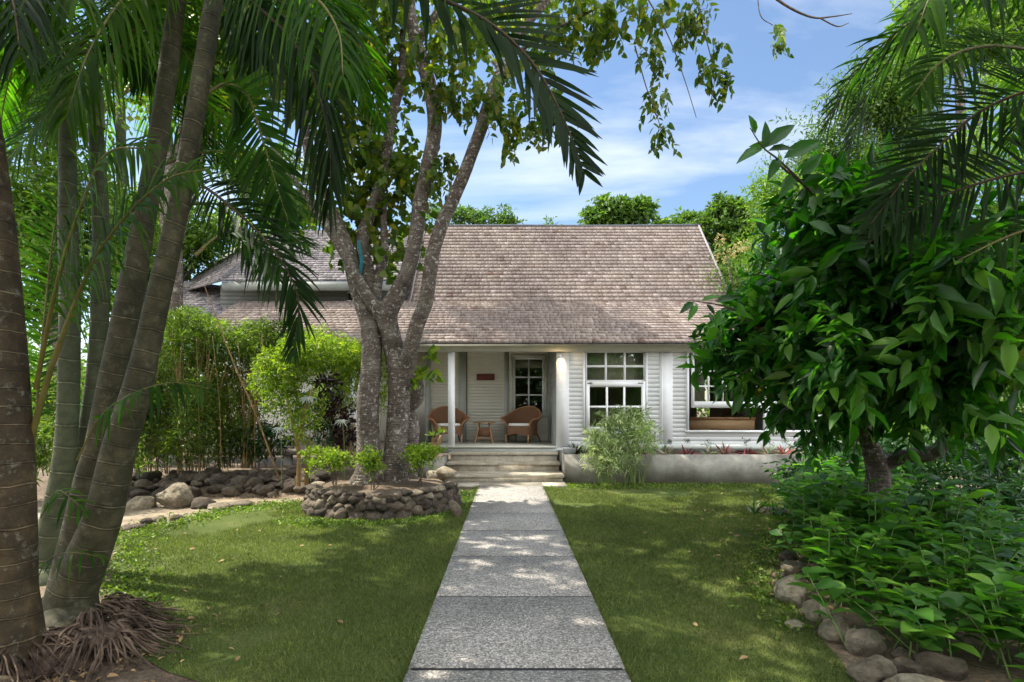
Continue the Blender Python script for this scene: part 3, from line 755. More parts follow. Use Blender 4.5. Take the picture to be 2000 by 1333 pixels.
def window(x0, x1, z0, z1, y, frame=0.05, depth=0.06, name='window'):
    """outer casing; returns the window part"""
    m = MB()
    m.box((x0, y - depth, z0 + frame), (x0 + frame, y + .05, z1)); m.box((x1 - frame, y - depth, z0 + frame), (x1, y + .05, z1))
    m.box((x0 + frame, y - depth, z1 - frame), (x1 - frame, y + .05, z1)); m.box((x0 - .02, y - depth - .02, z0), (x1 + .02, y + .05, z0 + frame))
    return m.build(name, M['paint'], house)
def sash(parent, x0, x1, z0, z1, y, cols, rows, st=0.06, bar=0.028, th=0.04, bottom=None, glass=True, m='paint', top=None):
    bt = bottom or st; tp = top or st
    s = MB()
    s.box((x0, y, z0), (x0 + st, y + th, z1)); s.box((x1 - st, y, z0), (x1, y + th, z1))
    s.box((x0 + st, y, z0), (x1 - st, y + th, z0 + bt)); s.box((x0 + st, y, z1 - tp), (x1 - st, y + th, z1))
    ix0, ix1, iz0, iz1 = x0 + st, x1 - st, z0 + bt, z1 - tp
    for i in range(1, cols):
        x = ix0 + (ix1 - ix0) * i / cols; s.box((x - bar / 2, y + .004, iz0), (x + bar / 2, y + th - .004, iz1))
    for j in range(1, rows):
        z = iz0 + (iz1 - iz0) * j / rows
        for i in range(cols):
            xa = ix0 + (ix1 - ix0) * i / cols + (bar / 2 if i else 0); xb = ix0 + (ix1 - ix0) * (i + 1) / cols - (bar / 2 if i < cols - 1 else 0)
            s.box((xa, y + .006, z - bar / 2), (xb, y + th - .006, z + bar / 2))
    o = s.build('sash', M[m], parent)
    if glass:
        g = MB(); g.quad((ix0, y + th / 2, iz0), (ix1, y + th / 2, iz0), (ix1, y + th / 2, iz1), (ix0, y + th / 2, iz1)); g.build('pane', M['glass'], parent)
    return o
win1 = window(w1x0 - .02, w1x1 + .01, w1z0, w1z1, DW)
sash(win1, X_(1144), X_(1259), Z_(745), Z_(687), DW - .02, 3, 2, st=.028, bar=.05)
sash(win1, X_(1144), X_(1259), Z_(843), Z_(745.5), DW - .055, 3, 2, st=.085, bar=.05, bottom=.11, top=.13)
win2 = window(w2x0, w2x1, w2z0, w2z1, DW, name='window')
sash(win2, X_(1350), X_(1584), Z_(797), Z_(690), DW - .02, 8, 3, st=.07, bar=.035, bottom=.15)
m_ = MB(); m_.box((X_(1491), DW - .05, Z_(841)), (X_(1503), DW + .03, Z_(797.3))); m_.build('mullion', M['paint'], win2)
for qx in (1146, 1245):
    m_ = MB(); m_.box((X_(qx), DW - .066, Z_(748.2)), (X_(qx + 10), DW - .056, Z_(749.6))); m_.build('latch', M['black'], win1)

# room behind the facade (walls, floor, ceiling, blinds, back opening)
mb = MB()
RX0, RX1, RY0, RY1 = xc + .25, xr, DW + .12, DW + 5.2
mb.quad((RX0, RY1, FZ), (6.35, RY1, FZ), (6.35, RY1, 3.1), (RX0, RY1, 3.1))
mb.quad((6.8, RY1, FZ), (RX1, RY1, FZ), (RX1, RY1, 3.1), (6.8, RY1, 3.1)); mb.quad((6.35, RY1, 2.6), (6.8, RY1, 2.6), (6.8, RY1, 3.1), (6.35, RY1, 3.1))
mb.quad((RX0, RY0, FZ), (RX0, RY1, FZ), (RX0, RY1, 3.1), (RX0, RY0, 3.1)); mb.quad((RX1, RY0, FZ), (RX1, RY1, FZ), (RX1, RY1, 3.1), (RX1, RY0, 3.1))
mb.build('interior_wall', M['room'], house)
mb = MB(); mb.quad((RX0, DW + .03, FZ + .01), (RX1, DW + .03, FZ + .01), (RX1, RY1, FZ + .01), (RX0, RY1, FZ + .01)); mb.build('interior_floor', M['darkwood'], house)
mb = MB(); mb.quad((RX0, DW + .03, 3.12), (RX1, DW + .03, 3.12), (RX1, RY1, 3.12), (RX0, RY1, 3.12)); mb.build('interior_ceiling', M['room'], house)
mb = MB()
for x0, x1, z0 in ((X_(1146), X_(1259), Z_(758)), ):
    mb.box((x0, DW + .16, z0), (x1, DW + .175, 3.05))
mb.build('roller_blind', M['curtain'], house)
def drape(x0, x1, z0, z1, y, name='curtain', mt='curtain'):
    m = MB(); n = 40; xs = np.linspace(x0, x1, n)
    V = [(x, y + .035 * math.sin(i * 1.9), z) for z in (z0, z1) for i, x in enumerate(xs)]
    m.add(V, [[(i, i + 1, n + i + 1, n + i) for i in range(n - 1)]]); return m.build(name, M[mt], house, smooth=True)
drape(X_(1363), X_(1385), Z_(797), 3.05, DW + .3); drape(X_(1440), X_(1500), Z_(845), 3.05, DW + 4.6)
drape(X_(1150), X_(1185), FZ, 3.05, DW + 4.9); drape(X_(1215), X_(1262), FZ + .3, 2.9, DW + 4.8, mt='room')

# furniture seen through the open lower sash
cab = thing('sideboard', (X_(1410), DW + .9, FZ), 'low cane fronted wooden sideboard behind the open lower window', 'cabinet')
cx0, cx1 = X_(1350, 13.0), X_(1474, 13.0)
m_ = MB(); m_.box((cx0, 13.0, FZ + .35), (cx1, 13.5, Z_(820, 13.0))); m_.build('body', M['chestwood'], cab)
m_ = MB(); m_.box((cx0 - .02, 12.97, Z_(820, 13.0) + .002), (cx1 + .02, 13.52, Z_(815.5, 13.0))); m_.build('top', M['cane'], cab)
for q in (cx0 + .04, cx1 - .04):
    for yy in (13.04, 13.46):
        m_ = MB(); m_.box((q - .025, yy - .025, FZ + .012), (q + .025, yy + .025, FZ + .348)); m_.build('leg', M['darkwood'], cab)
ch = thing('indoor_chair', (X_(1445, 14), 14.4, FZ), 'dark slim armchair standing inside behind the cane sideboard', 'chair')
m_ = MB(); m_.box((3.3 + 2.9, 14.3, FZ + .42), (3.3 + 3.4, 14.8, FZ + .47)); m_.build('seat', M['darkwood'], ch)
for q in (6.22, 6.68):
    m_ = MB(); m_.tube([(q, 14.32, FZ + .01), (q, 14.34, FZ + .65)], [.018, .018], 6, 1); m_.build('leg', M['black'], ch)
    m_ = MB(); m_.tube([(q, 14.8, FZ + .01), (q, 14.82, FZ + .5), (q, 14.92, FZ + 1.0)], [.018, .018, .014], 6, 3); m_.build('leg', M['black'], ch)
m_ = MB(); m_.box((6.2, 14.86, FZ + .7), (6.7, 14.89, FZ + .98)); m_.build('backrest', M['darkwood'], ch)

# porch back wall
BW = 14.2
def XB(px): return (px - CX) / F * BW
def ZB(py): return H - (py - HY) / F * BW
xs_ = X_(1087)                                   # plane of the porch side wall
mb = MB()
dx0, dx1, dz0, dz1 = XB(998), XB(1067.5), ZB(812), ZB(694)
siding(mb, -7.0, dx0, FZ, 3.25, BW, .085, .003); siding(mb, dx1, xs_, FZ, 3.25, BW, .085, .003); siding(mb, dx0, dx1, FZ, dz0, BW, .085, .003); siding(mb, dx0, dx1, dz1, 3.25, BW, .085, .003)
mb.build('porch_back_wall', M['cream'], house)
mb = MB(); n = 26
for i in range(n):
    a = FZ + i * .098; b = a + .098
    mb.add([(xs_ - .012, DW, a), (xs_ - .012, BW, a), (xs_, BW, b), (xs_, DW, b)], [[(0, 3, 2, 1)]])
mb.build('porch_side_wall', M['grey_trim'], house)
def btrim(x0, x1, proud=.05, m='grey_trim', z0=FZ, z1=3.24):
    t = MB(); t.box((XB(x0), BW - proud, z0), (XB(x1), BW + .01, z1)); return t.build('pilaster', M[m], house)
btrim(896, 911); btrim(985, 994, .03); btrim(1070, 1079, .03); btrim(832, 842, .04); btrim(911.2, 912.6, .03, 'darkwood', 1.25)
t = MB(); t.box((-7, BW - .02, FZ), (XB(832), BW - .012, 3.2)); t.build('porch_back_wall', M['cream'], house)
# porch window (2x3 panes)
pw = MB(); y = BW
pw.box((dx0, y - .05, dz0), (dx0 + .045, y + .03, dz1)); pw.box((dx1 - .045, y - .05, dz0), (dx1, y + .03, dz1)); pw.box((dx0 + .045, y - .05, dz1 - .045), (dx1 - .045, y + .03, dz1)); pw.box((dx0 - .03, y - .08, dz0 - .03), (dx1 + .03, y + .03, dz0))
pw = pw.build('window', M['cream'], house)
sash(pw, dx0 + .047, dx1 - .047, dz0 + .002, dz1 - .047, BW - .03, 2, 3, st=.075, bar=.04, m='paint')
m_ = MB(); m_.box((XB(1003), BW + .10, ZB(719)), (XB(1062), BW + .12, ZB(700))); m_.build('roller_blind', M['curtain'], pw)
mb = MB()
q0, q1, q2, q3 = (dx0 - .3, BW + .25, FZ), (dx1 + .2, BW + .25, FZ), (dx1 + .2, BW + 2.6, FZ), (dx0 - .3, BW + 2.6, FZ)
mb.quad((q0[0], q2[1], FZ), (q1[0], q2[1], FZ), (q1[0], q2[1], 3.1), (q0[0], q2[1], 3.1)); mb.quad((q0[0], BW + .02, FZ), (q0[0], q2[1], FZ), (q0[0], q2[1], 3.1), (q0[0], BW + .02, 3.1))
mb.quad((q1[0], BW + .02, FZ), (q1[0], q2[1], FZ), (q1[0], q2[1], 3.1), (q1[0], BW + .02, 3.1)); mb.quad((q0[0], BW + .02, 3.1), (q1[0], BW + .02, 3.1), (q1[0], q2[1], 3.1), (q0[0], q2[1], 3.1))
mb.build('interior_wall', M['darkwood'], house)

# porch floor, deck, posts, beam, ceiling
mb = MB(); mb.box((-1.95, 11.98, FZ - .03), (xs_ - .001, BW, FZ)); mb.build('porch_floor', M['floor'], house)
mb = MB(); mb.box((-1.95, 12.02, FZ - .15), (xs_ + .15, 12.12, FZ - .031)); mb.build('floor_edge', M['grey_trim'], house)
mb = MB()
for i in range(17):
    mb.box((-7.2, 11.95 + i * .14, FZ - .04), (-1.955, 12.08 + i * .14, FZ - .005))
mb.box((-7.2, 11.93, FZ - .2), (-1.955, 11.949, FZ - .045)); mb.build('deck', M['deckwood'], house)
for px in (330, 478, 560):
    m_ = MB(); x = (px - CX) / F * 12; m_.box((x - .08, 12.0, 0), (x + .08, 12.16, FZ - .205)); m_.build('deck_pier', M['concrete'], house)
def post(px, w=.15, y=12.08):
    x = (px - CX) / F * y; m_ = MB(); m_.box((x - w / 2, y - w / 2, FZ), (x + w / 2, y + w / 2, 2.92))
    return m_.build('post', M['paint'], house)
post(882); post(478, .15); post(690)
mb = MB(); mb.box((-6.6, 11.93, 2.905), (X_(1640), 12.06, 3.13)); mb.build('beam', M['fascia'], house)
mb = MB(); mb.box((-6.6, 12.07, 3.24), (xs_ + .1, BW + .1, 3.27)); mb.build('porch_ceiling', M['fascia'], house)
mb = MB(); mb.quad((-6.7, 11.60, 3.02), (X_(1640) + .3, 11.60, 3.02), (X_(1640) + .3, 12.0, 3.12), (-6.7, 12.0, 3.12)); mb.build('soffit', M['fascia'], house)

# ---- roof: every shingle is real geometry
def shingles(mb, o, ux, up, width_fn, length, expo=.172, seed=0, wmin=.09, wmax=.19, th=.038):
    """o: eave-left corner; ux unit along eave; up unit up-slope; width_fn(s)->(x0,x1) extent at distance s"""
    r = np.random.default_rng(seed); nz = nrm(np.cross(ux, up))
    o = np.asarray(o, float); ux = np.asarray(ux, float); up = np.asarray(up, float)
    rows = int(length / expo) + 1
    Vs = []
    for k in range(rows):
        s0 = k * expo; x0, x1 = width_fn(min(s0, length)); x = x0 - r.uniform(0, .08)
        while x < x1:
            w = r.uniform(wmin, wmax); xa, xb = max(x, x0), min(x + w - .003, x1); x += w
            if xb - xa < .02: continue
            sj = s0 + r.normal(0, .004); e = min(expo * 1.35, length - s0 + .02); t = th * r.uniform(.93, 1.07)
            p = o + up * sj; 
            a = p + ux * xa; b = p + ux * xb; c = b + up * e; d = a + up * e
            lift = nz * (t + .012); base = nz * .012
            Vs.append([a + lift, b + lift, c + nz * .006, d + nz * .006, a + base * 0, b + base * 0])
    V = np.array(Vs); m = len(V)
    f = np.array([(0, 1, 2, 3), (4, 5, 1, 0)])
    ft = np.array([(4, 0, 3), (1, 5, 2)])
    off = (np.arange(m) * 6)[:, None, None]
    mb.add(V.reshape(-1, 3), [(f[None] + off).reshape(-1, 4), (ft[None] + off).reshape(-1, 3)])

EA = np.array([0, 11.60, 3.06]); BR = np.array([0, 14.1, 4.52]); RG = np.array([0, 16.56, 7.46])
XL, XR = -2.66, 6.12
upl = nrm(BR - EA); ll = np.linalg.norm(BR - EA); upu = nrm(RG - BR); lu = np.linalg.norm(RG - BR)
U = np.array([1.0, 0, 0])
mb = MB()
XE = X_(1640) + .35
shingles(mb, EA, U, upl, lambda s: (-7.4, XE - (XE - XR) * s / ll), ll, seed=1)
shingles(mb, BR, U, upu, lambda s: (XL, XR), lu, seed=2)
roof = mb.build('roof', M['shingle'], house)
# solid roof body under the shingles (front, back, gables)
t = .02
mb = MB()
mb.quad((-7.4, 11.6, 3.05), (XE, 11.6, 3.05), (XR, 14.1, 4.505), (-7.4, 14.1, 4.505))
mb.quad((XL, 14.1, 4.505), (XR, 14.1, 4.505), (XR, 16.56, 7.44), (XL, 16.56, 7.44))
mb.quad((XR, 16.56, 7.44), (XR, 19.1, 4.5), (XL, 19.1, 4.5), (XL, 16.56, 7.44))
mb.quad((-7.4, 19.1, 4.5), (XR, 19.1, 4.5), (XE, 21.6, 3.05), (-7.4, 21.6, 3.05))
mb.quad((XE, 11.6, 3.05), (XE, 21.6, 3.05), (XR, 19.1, 4.5), (XR, 14.1, 4.505))
mb.build('roof_deck', M['shingle_old'], roof)
for gx in (XR - .05, XL + .05):
    mb = MB(); mb.quad((gx, 14.1, 4.48), (gx, 19.1, 4.48), (gx, 16.56, 7.4)); mb.build('gable', M['paint'], house)
# barge boards, ridge cap, gutter edge
def bar(mb, a, b, w, h):
    a = np.asarray(a, float); b = np.asarray(b, float); T = nrm(b - a); S = nrm(np.cross(T, [0, 0, 1])); Uv = np.cross(S, T)
    V = [p + S * sx_ * w / 2 + Uv * sz * h / 2 for p in (a, b) for sx_, sz in ((-1, -1), (1, -1), (1, 1), (-1, 1))]
    mb.add(V, [[(0, 1, 2, 3), (7, 6, 5, 4), (0, 4, 5, 1), (1, 5, 6, 2), (2, 6, 7, 3), (3, 7, 4, 0)]])
mb = MB(); bar(mb, (XR + .02, 14.05, 4.50), (XR + .02, 16.56, 7.46), .05, .12); mb.build('barge_board', M['shingle_old'], roof)
mb = MB(); bar(mb, (XL - .03, 14.05, 4.50), (XL - .03, 16.56, 7.46), .05, .12); mb.build('barge_board', M['shingle_old'], roof)
mb = MB(); mb.tube([(XL - .1, 16.56, 7.47), (0, 16.56, 7.485), (3, 16.57, 7.475), (XR + .1, 16.56, 7.5)], [.05] * 4, 8, 4); mb.build('ridge_cap', M['ridge'], roof)
mb = MB(); bar(mb, (XR, 14.1, 4.56), (XE + .02, 11.58, 3.10), .14, .04); mb.build('hip_cap', M['shingle_old'], roof)
# roof slope left of the main gable (valley side)
def patch(mb, a, b, c, d, seed):
    """shingles on a quad a(left eave) b(right eave) c(right top) d(left top)"""
    a, b, c, d = (np.asarray(v, float) for v in (a, b, c, d))
    ux = nrm(b - a); upn = (d + c) / 2 - (a + b) / 2; upn = nrm(upn - ux * upn.dot(ux)); L = ((d - a) @ upn + (c - a) @ upn) / 2
    la, ra = 0.0, (b - a) @ ux; lt, rt = (d - a) @ ux, (c - a) @ ux
    shingles(mb, a, ux, upn, lambda s: (la + (lt - la) * s / L, ra + (rt - ra) * s / L), L, seed=seed)
# left wing: skirt roof continues, clerestory wall, upper roof with hip
mb = MB(); patch(mb, P(742, 640, 13.9), P(790, 640, 13.9), P(826, 510, 15.3), P(796, 510, 15.3), 5)
mb.build('valley_roof', M['shingle_old'], house)
LWy = 14.4
zc0, zc1 = 4.0, H + (HY - 556) / F * LWy
m_ = MB(); siding(m_, (430 - CX) / F * LWy, (768 - CX) / F * LWy, zc0 - .2, zc1, LWy + .02, .11, .012); m_.build('clerestory_wall', M['grey_dark'], house)
for px in (687,):
    a = P(681, 573, LWy - .02); b = P(694, 587, LWy - .02); m_ = MB(); m_.box((a[0], LWy - .03, b[2]), (b[0], LWy + .01, a[2])); vv = m_.build('vent', M['black'], house)
    m_ = MB(); m_.box((a[0] - .04, LWy - .05, a[2] + .001), (b[0] + .04, LWy - .01, a[2] + .04)); m_.box((a[0] - .04, LWy - .05, b[2] - .04), (b[0] + .04, LWy - .01, b[2] - .001)); m_.build('frame', M['paint'], vv)
ey = 13.7
e0, e1 = P(432, 549, ey), P(778, 549, ey)
r0, r1 = P(560, 452, 17.2), P(840, 452, 17.2)
mb = MB(); patch(mb, e0, e1, r1 + [.0, 0, 0], r0, 8); 
patch(mb, P(330, 578, 16.6), e0 + [0, 0, -.02], r0 + [0, .02, 0], P(470, 470, 18.5), 9)
wr = mb.build('wing_roof', M['shingle_old'], house)
mb = MB(); z_ = [0, 0, -.02]; mb.quad(e0 + z_, e1 + z_, r1 + z_, r0 + z_); mb.quad(P(330, 578, 16.6) + z_, e0 + z_, r0 + z_, P(470, 470, 18.5) + z_); mb.build('roof_deck', M['shingle_old'], wr)
m_ = MB(); m_.box((e0[0], ey + .02, e0[2] - .25), (e1[0], ey + .06, e0[2] - .02)); m_.build('fascia', M['grey_dark'], wr)
m_ = MB(); bar(m_, e1 + [.03, 0, -.06], P(797, 500, 15.2) + [.03, 0, -.06], .05, .16); m_.build('barge_board', M['paint'], wr)
m_ = MB(); bar(m_, e0 + [0, 0, .03], r0 + [0, 0, .05], .14, .03); m_.build('hip_cap', M['ridge'], wr)
# front hip skirt of the wing
mb = MB(); patch(mb, P(325, 640, 13.2), P(700, 652, 13.2), P(705, 590, 15.2), P(360, 548, 16.2), 11)
lw = mb.build('skirt_roof', M['shingle_old'], house)
mb = MB(); mb.quad(P(325, 640, 13.2) + z_, P(700, 652, 13.2) + z_, P(705, 590, 15.2) + z_, P(360, 548, 16.2) + z_); mb.build('roof_deck', M['shingle_old'], lw)
m_ = MB(); a = P(325, 641, 13.2); b = P(700, 653, 13.2); bar(m_, a + [0, -.01, -.1], b + [0, -.01, -.1], .04, .18); m_.build('fascia', M['fascia'], lw)

# steps up to the porch
steps = thing('entrance_steps', (-.1, 10.6, 0), 'worn pale stone steps with overhanging treads leading up to the porch', 'steps')
levels = [(10.13, .028, 10.66), (10.60, .19, 11.30), (11.24, .375, 11.80), (11.72, .56, 12.03)]
sxs = [(-1.14, 1.16), (-1.36, 1.16), (-1.36, 1.145), (-1.36, 1.14)]
for i, ((y0, z, y1), (x0, x1)) in enumerate(zip(levels, sxs)):
    if i == 0:
        m_ = MB(); m_.box((x0, y0, 0), (PX0 - .004, y1, .045)); m_.box((PX1 + .004, y0, 0), (x1, y1, .045)); m_.box((PX0, 10.16, 0), (PX1, y1, .047)); m_.build('landing', M['step'], steps); continue
    m_ = MB(); m_.box((x0 + .03, y0 + .03, 0.0), (x1 - .03, y1 + .02, z - .056)); m_.build('riser', M['step'], steps)
    m_ = MB(); m_.box((x0, y0, z - .055), (x1, y1, z)); o = m_.build('tread', M['step'], steps)
    bv = o.modifiers.new('bevel', 'BEVEL'); bv.width = .008; bv.segments = 2
# planter walls
pl = thing('planter_wall', (3.6, 10.7, 0), 'long stained grey concrete planter under the front windows', 'planter')
m_ = MB(); px1 = 6.6
m_.box((1.17, 10.69, 0), (px1, 10.80, .60)); m_.box((1.17, 10.801, 0), (1.28, 12.05, .595)); m_.box((px1 - .11, 10.801, 0), (px1, 12.05, .595)); o = m_.build('wall', M['concrete'], pl)
m_ = MB(); m_.box((1.281, 10.801, 0), (px1 - .111, 12.04, .54)); m_.build('soil', M['soil'], pl)
pl2 = tag(MB().build('x', M['concrete']) if False else (lambda mm: (mm.box((-2.1, 11.0, 0), (-1.40, 11.12, .50)), mm.box((-1.50, 11.12, 0), (-1.40, 11.95, .495)), mm.build('planter_wall', M['concrete']))[-1])(MB()),
          'short dark concrete wall left of the steps behind the small shrub', 'planter')

# wall lamp and plaque
lamp = thing('wall_lamp', (X_(1094), DW - .05, 2.6), 'small lit downlight on the white corner post of the porch', 'lamp')
lp = np.array([X_(1093), DW - .10, Z_(702)])
m_ = MB(); m_.tube([lp + [0, 0, 0], lp + [0, 0, .1]], [.04, .04], 12, 1); m_.box(lp + [-.015, .04, .03], lp + [.015, .055, .07]); m_.build('shade', M['paint'], lamp)
mm, nt, b, o_ = mat('lamp_bulb'); b.inputs['Emission Color'].default_value = (1, .62, .25, 1); b.inputs['Emission Strength'].default_value = 4
V, Fc = ICO2; m_ = MB(); m_.add(V * .028 + lp + [0, 0, -.012], [Fc]); m_.build('bulb', mm, lamp, smooth=True)
ld = bpy.data.lights.new('lamp_light', 'POINT'); ld.energy = 1.3; ld.color = (1, .66, .32); ld.shadow_soft_size = .03
lo = bpy.data.objects.new('lamp_light', ld); COL.objects.link(lo); lo.parent = lamp; lo.matrix_parent_inverse = lamp.matrix_basis.inverted(); lo.location = lp + [0, -.03, -.06]
m_ = MB(); m_.box((XB(931), BW - .055, ZB(743.5)), (XB(966), BW - .02, ZB(731))); o = m_.build('plaque', M['plaque'])
bv = o.modifiers.new('bevel', 'BEVEL'); bv.width = .006
tag(o, 'dark red rectangular plaque on the cream porch wall', 'plaque')

# wicker armchair
def wicker_chair(loc, rz, label, sc_=1.0):
    t = thing('wicker_armchair', (0, 0, 0), label, 'armchair', 'wicker armchairs on the porch')
    na, nh = 56, 14
    A = np.linspace(-128, 128, na)            # degrees, 0 = back (+y)
    def top(a):
        u = abs(a) / 128; return .92 - .30 * (0.5 - 0.5 * math.cos(math.pi * min(1, u * 1.12))) - (.03 if u > .9 else 0)
    V = []
    for j in range(nh):
        f = j / (nh - 1)
        for a in A:
            zt = top(a); z = .30 + (zt - .30) * f
            fl = .10 * f ** 2.2 + (.05 * f ** 3 if abs(a) > 95 else 0)
            rx = .37 + fl * 1.15; ry = .34 + fl
            th_ = math.radians(a)
            V.append((math.sin(th_) * rx, math.cos(th_) * ry, z))
    q = [(j * na + i, j * na + i + 1, (j + 1) * na + i + 1, (j + 1) * na + i) for j in range(nh - 1) for i in range(na - 1)]
    m = MB(); m.add(V, [q]); o = m.build('backrest', M['wicker'], t, smooth=True)
    so = o.modifiers.new('solid', 'SOLIDIFY'); so.thickness = .022; so.offset = 0
    rim = [V[(nh - 1) * na + i] for i in range(0, na, 5)]
    rim = [(V[i * na][0], V[i * na][1], V[i * na][2]) for i in range(2, nh - 1, 4)] + [V[(nh - 1) * na]] + rim[1:] + [V[(nh - 1) * na + na - 1]] + [V[i * na + na - 1] for i in range(nh - 4, 1, -4)]
    m = MB(); m.tube(rim, [.02] * len(rim), 8, 3); m.build('rim', M['cane'], t, smooth=True)
    # woven skirt with arched bottom edge, full ring
    ns = 72; V = []; B = np.linspace(0, 360, ns + 1)
    for f in np.linspace(0, 1, 6):
        for a in B[:-1]:
            th_ = math.radians(a); ca, sa = math.cos(th_), math.sin(th_)
            k = (abs(ca) ** 3.2 + abs(sa) ** 3.2) ** (-1 / 3.2)
            x, y = sa * .365 * k, ca * .335 * k
            arch = .07 * max(0, math.cos(2 * th_)) if True else 0
            arch = .075 * (1 - min(1, (x / .33) ** 2)) if abs(y) > .2 else .02
            zb = .16 + arch; V.append((x, y, zb + (.42 - zb) * f))
    q = [(j * ns + i, j * ns + (i + 1) % ns, (j + 1) * ns + (i + 1) % ns, (j + 1) * ns + i) for j in range(5) for i in range(ns)]
    m = MB(); m.add(V, [q, [tuple(5 * ns + i for i in range(ns))]]); o = m.build('seat', M['wicker'], t, smooth=False)
    for sx_ in (-1, 1):
        m = MB(); m.tube([(sx_ * .30, -.29, 0), (sx_ * .31, -.30, .22)], [.017, .020], 8, 1); m.build('leg', M['cane'], t, smooth=True)
        m = MB(); m.tube([(sx_ * .36, .40, 0), (sx_ * .29, .28, .24)], [.017, .020], 8, 1); m.build('leg', M['darkwood'], t, smooth=True)
    m = MB(); nn = 28; 
    for z, k in ((.425, .96), (.44, 1.0), (.475, 1.0), (.49, .95)):
        m.V.append(np.array([(math.sin(a) * .30 * k * (abs(math.cos(a)) ** 4 + abs(math.sin(a)) ** 4) ** -.25, math.cos(a) * .29 * k * (abs(math.cos(a)) ** 4 + abs(math.sin(a)) ** 4) ** -.25 - .02, z) for a in np.linspace(0, 2 * math.pi, nn, endpoint=False)]))
    m.F.append((np.array([(j * nn + i, j * nn + (i + 1) % nn, (j + 1) * nn + (i + 1) % nn, (j + 1) * nn + i) for j in range(3) for i in range(nn)]), None))
    m.F.append((np.array([tuple(3 * nn + i for i in range(nn))]), None)); m.n = 4 * nn
    c = m.build('seat_cushion', M['cushion'], None, smooth=False)
    for o in (t, c): o.location = loc; o.rotation_euler = (0, 0, rz); o.scale = (sc_,) * 3
    return t, c
c1 = P(1019, 862.5, 13.55); c2 = P(876, 862.5, 13.55)
t1, cu1 = wicker_chair((c1[0], 13.45, FZ), R(-26), 'brown wicker armchair right of the side table under the porch window', 1.03)
tag(cu1, 'flat white cushion on the right wicker armchair', 'cushion', 'cushions on the wicker armchairs')
t2, cu2 = wicker_chair((c2[0], 13.45, FZ), R(14), 'brown wicker armchair partly behind the white porch post', 1.03)
tag(cu2, 'flat white cushion on the wicker armchair behind the porch post', 'cushion', 'cushions on the wicker armchairs')
# side table
tb = thing('side_table', (P(946, 862, 13.5)[0], 13.45, FZ), 'small cane side table with splayed legs between the two armchairs', 'table')
tx, ty = tb.location.x, tb.location.y
m_ = MB(); k = 20; pts = [(tx + math.cos(a) * .30, ty + math.sin(a) * .27, FZ + .545) for a in np.linspace(0, 2 * math.pi, k, endpoint=False)]
m_.slab(pts, .03); m_.build('table_top', M['cane'], tb)
for sx_ in (-1, 1):
    for sy in (-1, 1):
        m_ = MB(); m_.tube([(tx + sx_ * .23, ty + sy * .2, FZ), (tx + sx_ * .12, ty + sy * .12, FZ + .515)], [.018, .018], 8, 1); m_.build('leg', M['cane'], tb, smooth=True)
m_ = MB(); m_.box((tx - .15, ty - .14, FZ + .17), (tx + .15, ty + .14, FZ + .37)); m_.build('basket', M['wicker'], tb)
m_ = MB(); m_.tube([(tx - .2, ty - .17, FZ + .13), (tx + .2, ty - .17, FZ + .13)], [.014, .014], 8, 1); m_.build('stretcher', M['cane'], tb)

# ------------------------------------------------------------------ central tree in its stone ring
def Bl(x, y, rx, ry, d, rd=None, w=None):
    c = P(x, y, d); s = d / F
    q = [c[0], c[1], c[2], rx * s, rd if rd is not None else (rx + ry) / 2 * s, ry * s]
    return tuple(q + ([w] if w is not None else []))
def limb(mb, pts, seed=0, seg=14, amp=.14, sub=6, cap=True):
    p = [P(x, y, d) for x, y, w, d in pts]; r = [w / 2 * d / F * .94 for x, y, w, d in pts]
    mb.tube(p, r, seg, sub, amp, seed, cap)
BEDZ = 0.36
tree = thing('shade_tree', (-2.0, 8.07, BEDZ), 'grey lichen spotted tree with two trunks and forked limbs in the stone ring', 'tree')
mb = MB()
limb(mb, [(716, 972, 118, 8.05), (722, 945, 86, 8.02), (724, 915, 64, 8.0), (719, 860, 46, 8.0), (718, 775, 45, 8.0), (724, 720, 41, 8.0), (725, 650, 42, 8.05), (711, 595, 38, 8.1), (697, 560, 33, 8.1), (682, 500, 32, 8.1), (655, 430, 27, 8.1), (628, 370, 22, 8.1), (600, 290, 18, 8.0), (590, 160, 14, 7.9), (560, 0, 10, 7.8)], 1, 18, .12)
mb.build('trunk', M['bark'], tree, smooth=True)
mb = MB()
limb(mb, [(775, 968, 100, 8.1), (769, 940, 66, 8.1), (771, 900, 48, 8.1), (775, 850, 45, 8.1), (779, 780, 46, 8.1), (781, 735, 50, 8.1), (774, 700, 44, 8.08), (764, 655, 40, 8.05), (757, 615, 42, 8.0), (775, 575, 36, 8.0), (796, 530, 33, 8.0), (813, 460, 31, 8.0), (820, 400, 30, 8.0), (832, 340, 28, 7.95), (848, 260, 30, 7.9), (846, 200, 31, 7.9), (832, 140, 30, 7.9), (812, 80, 26, 7.9), (800, 10, 24, 7.9), (795, -120, 20, 7.8), (780, -300, 14, 7.6)], 2, 18, .12)
mb.build('trunk', M['bark'], tree, smooth=True)
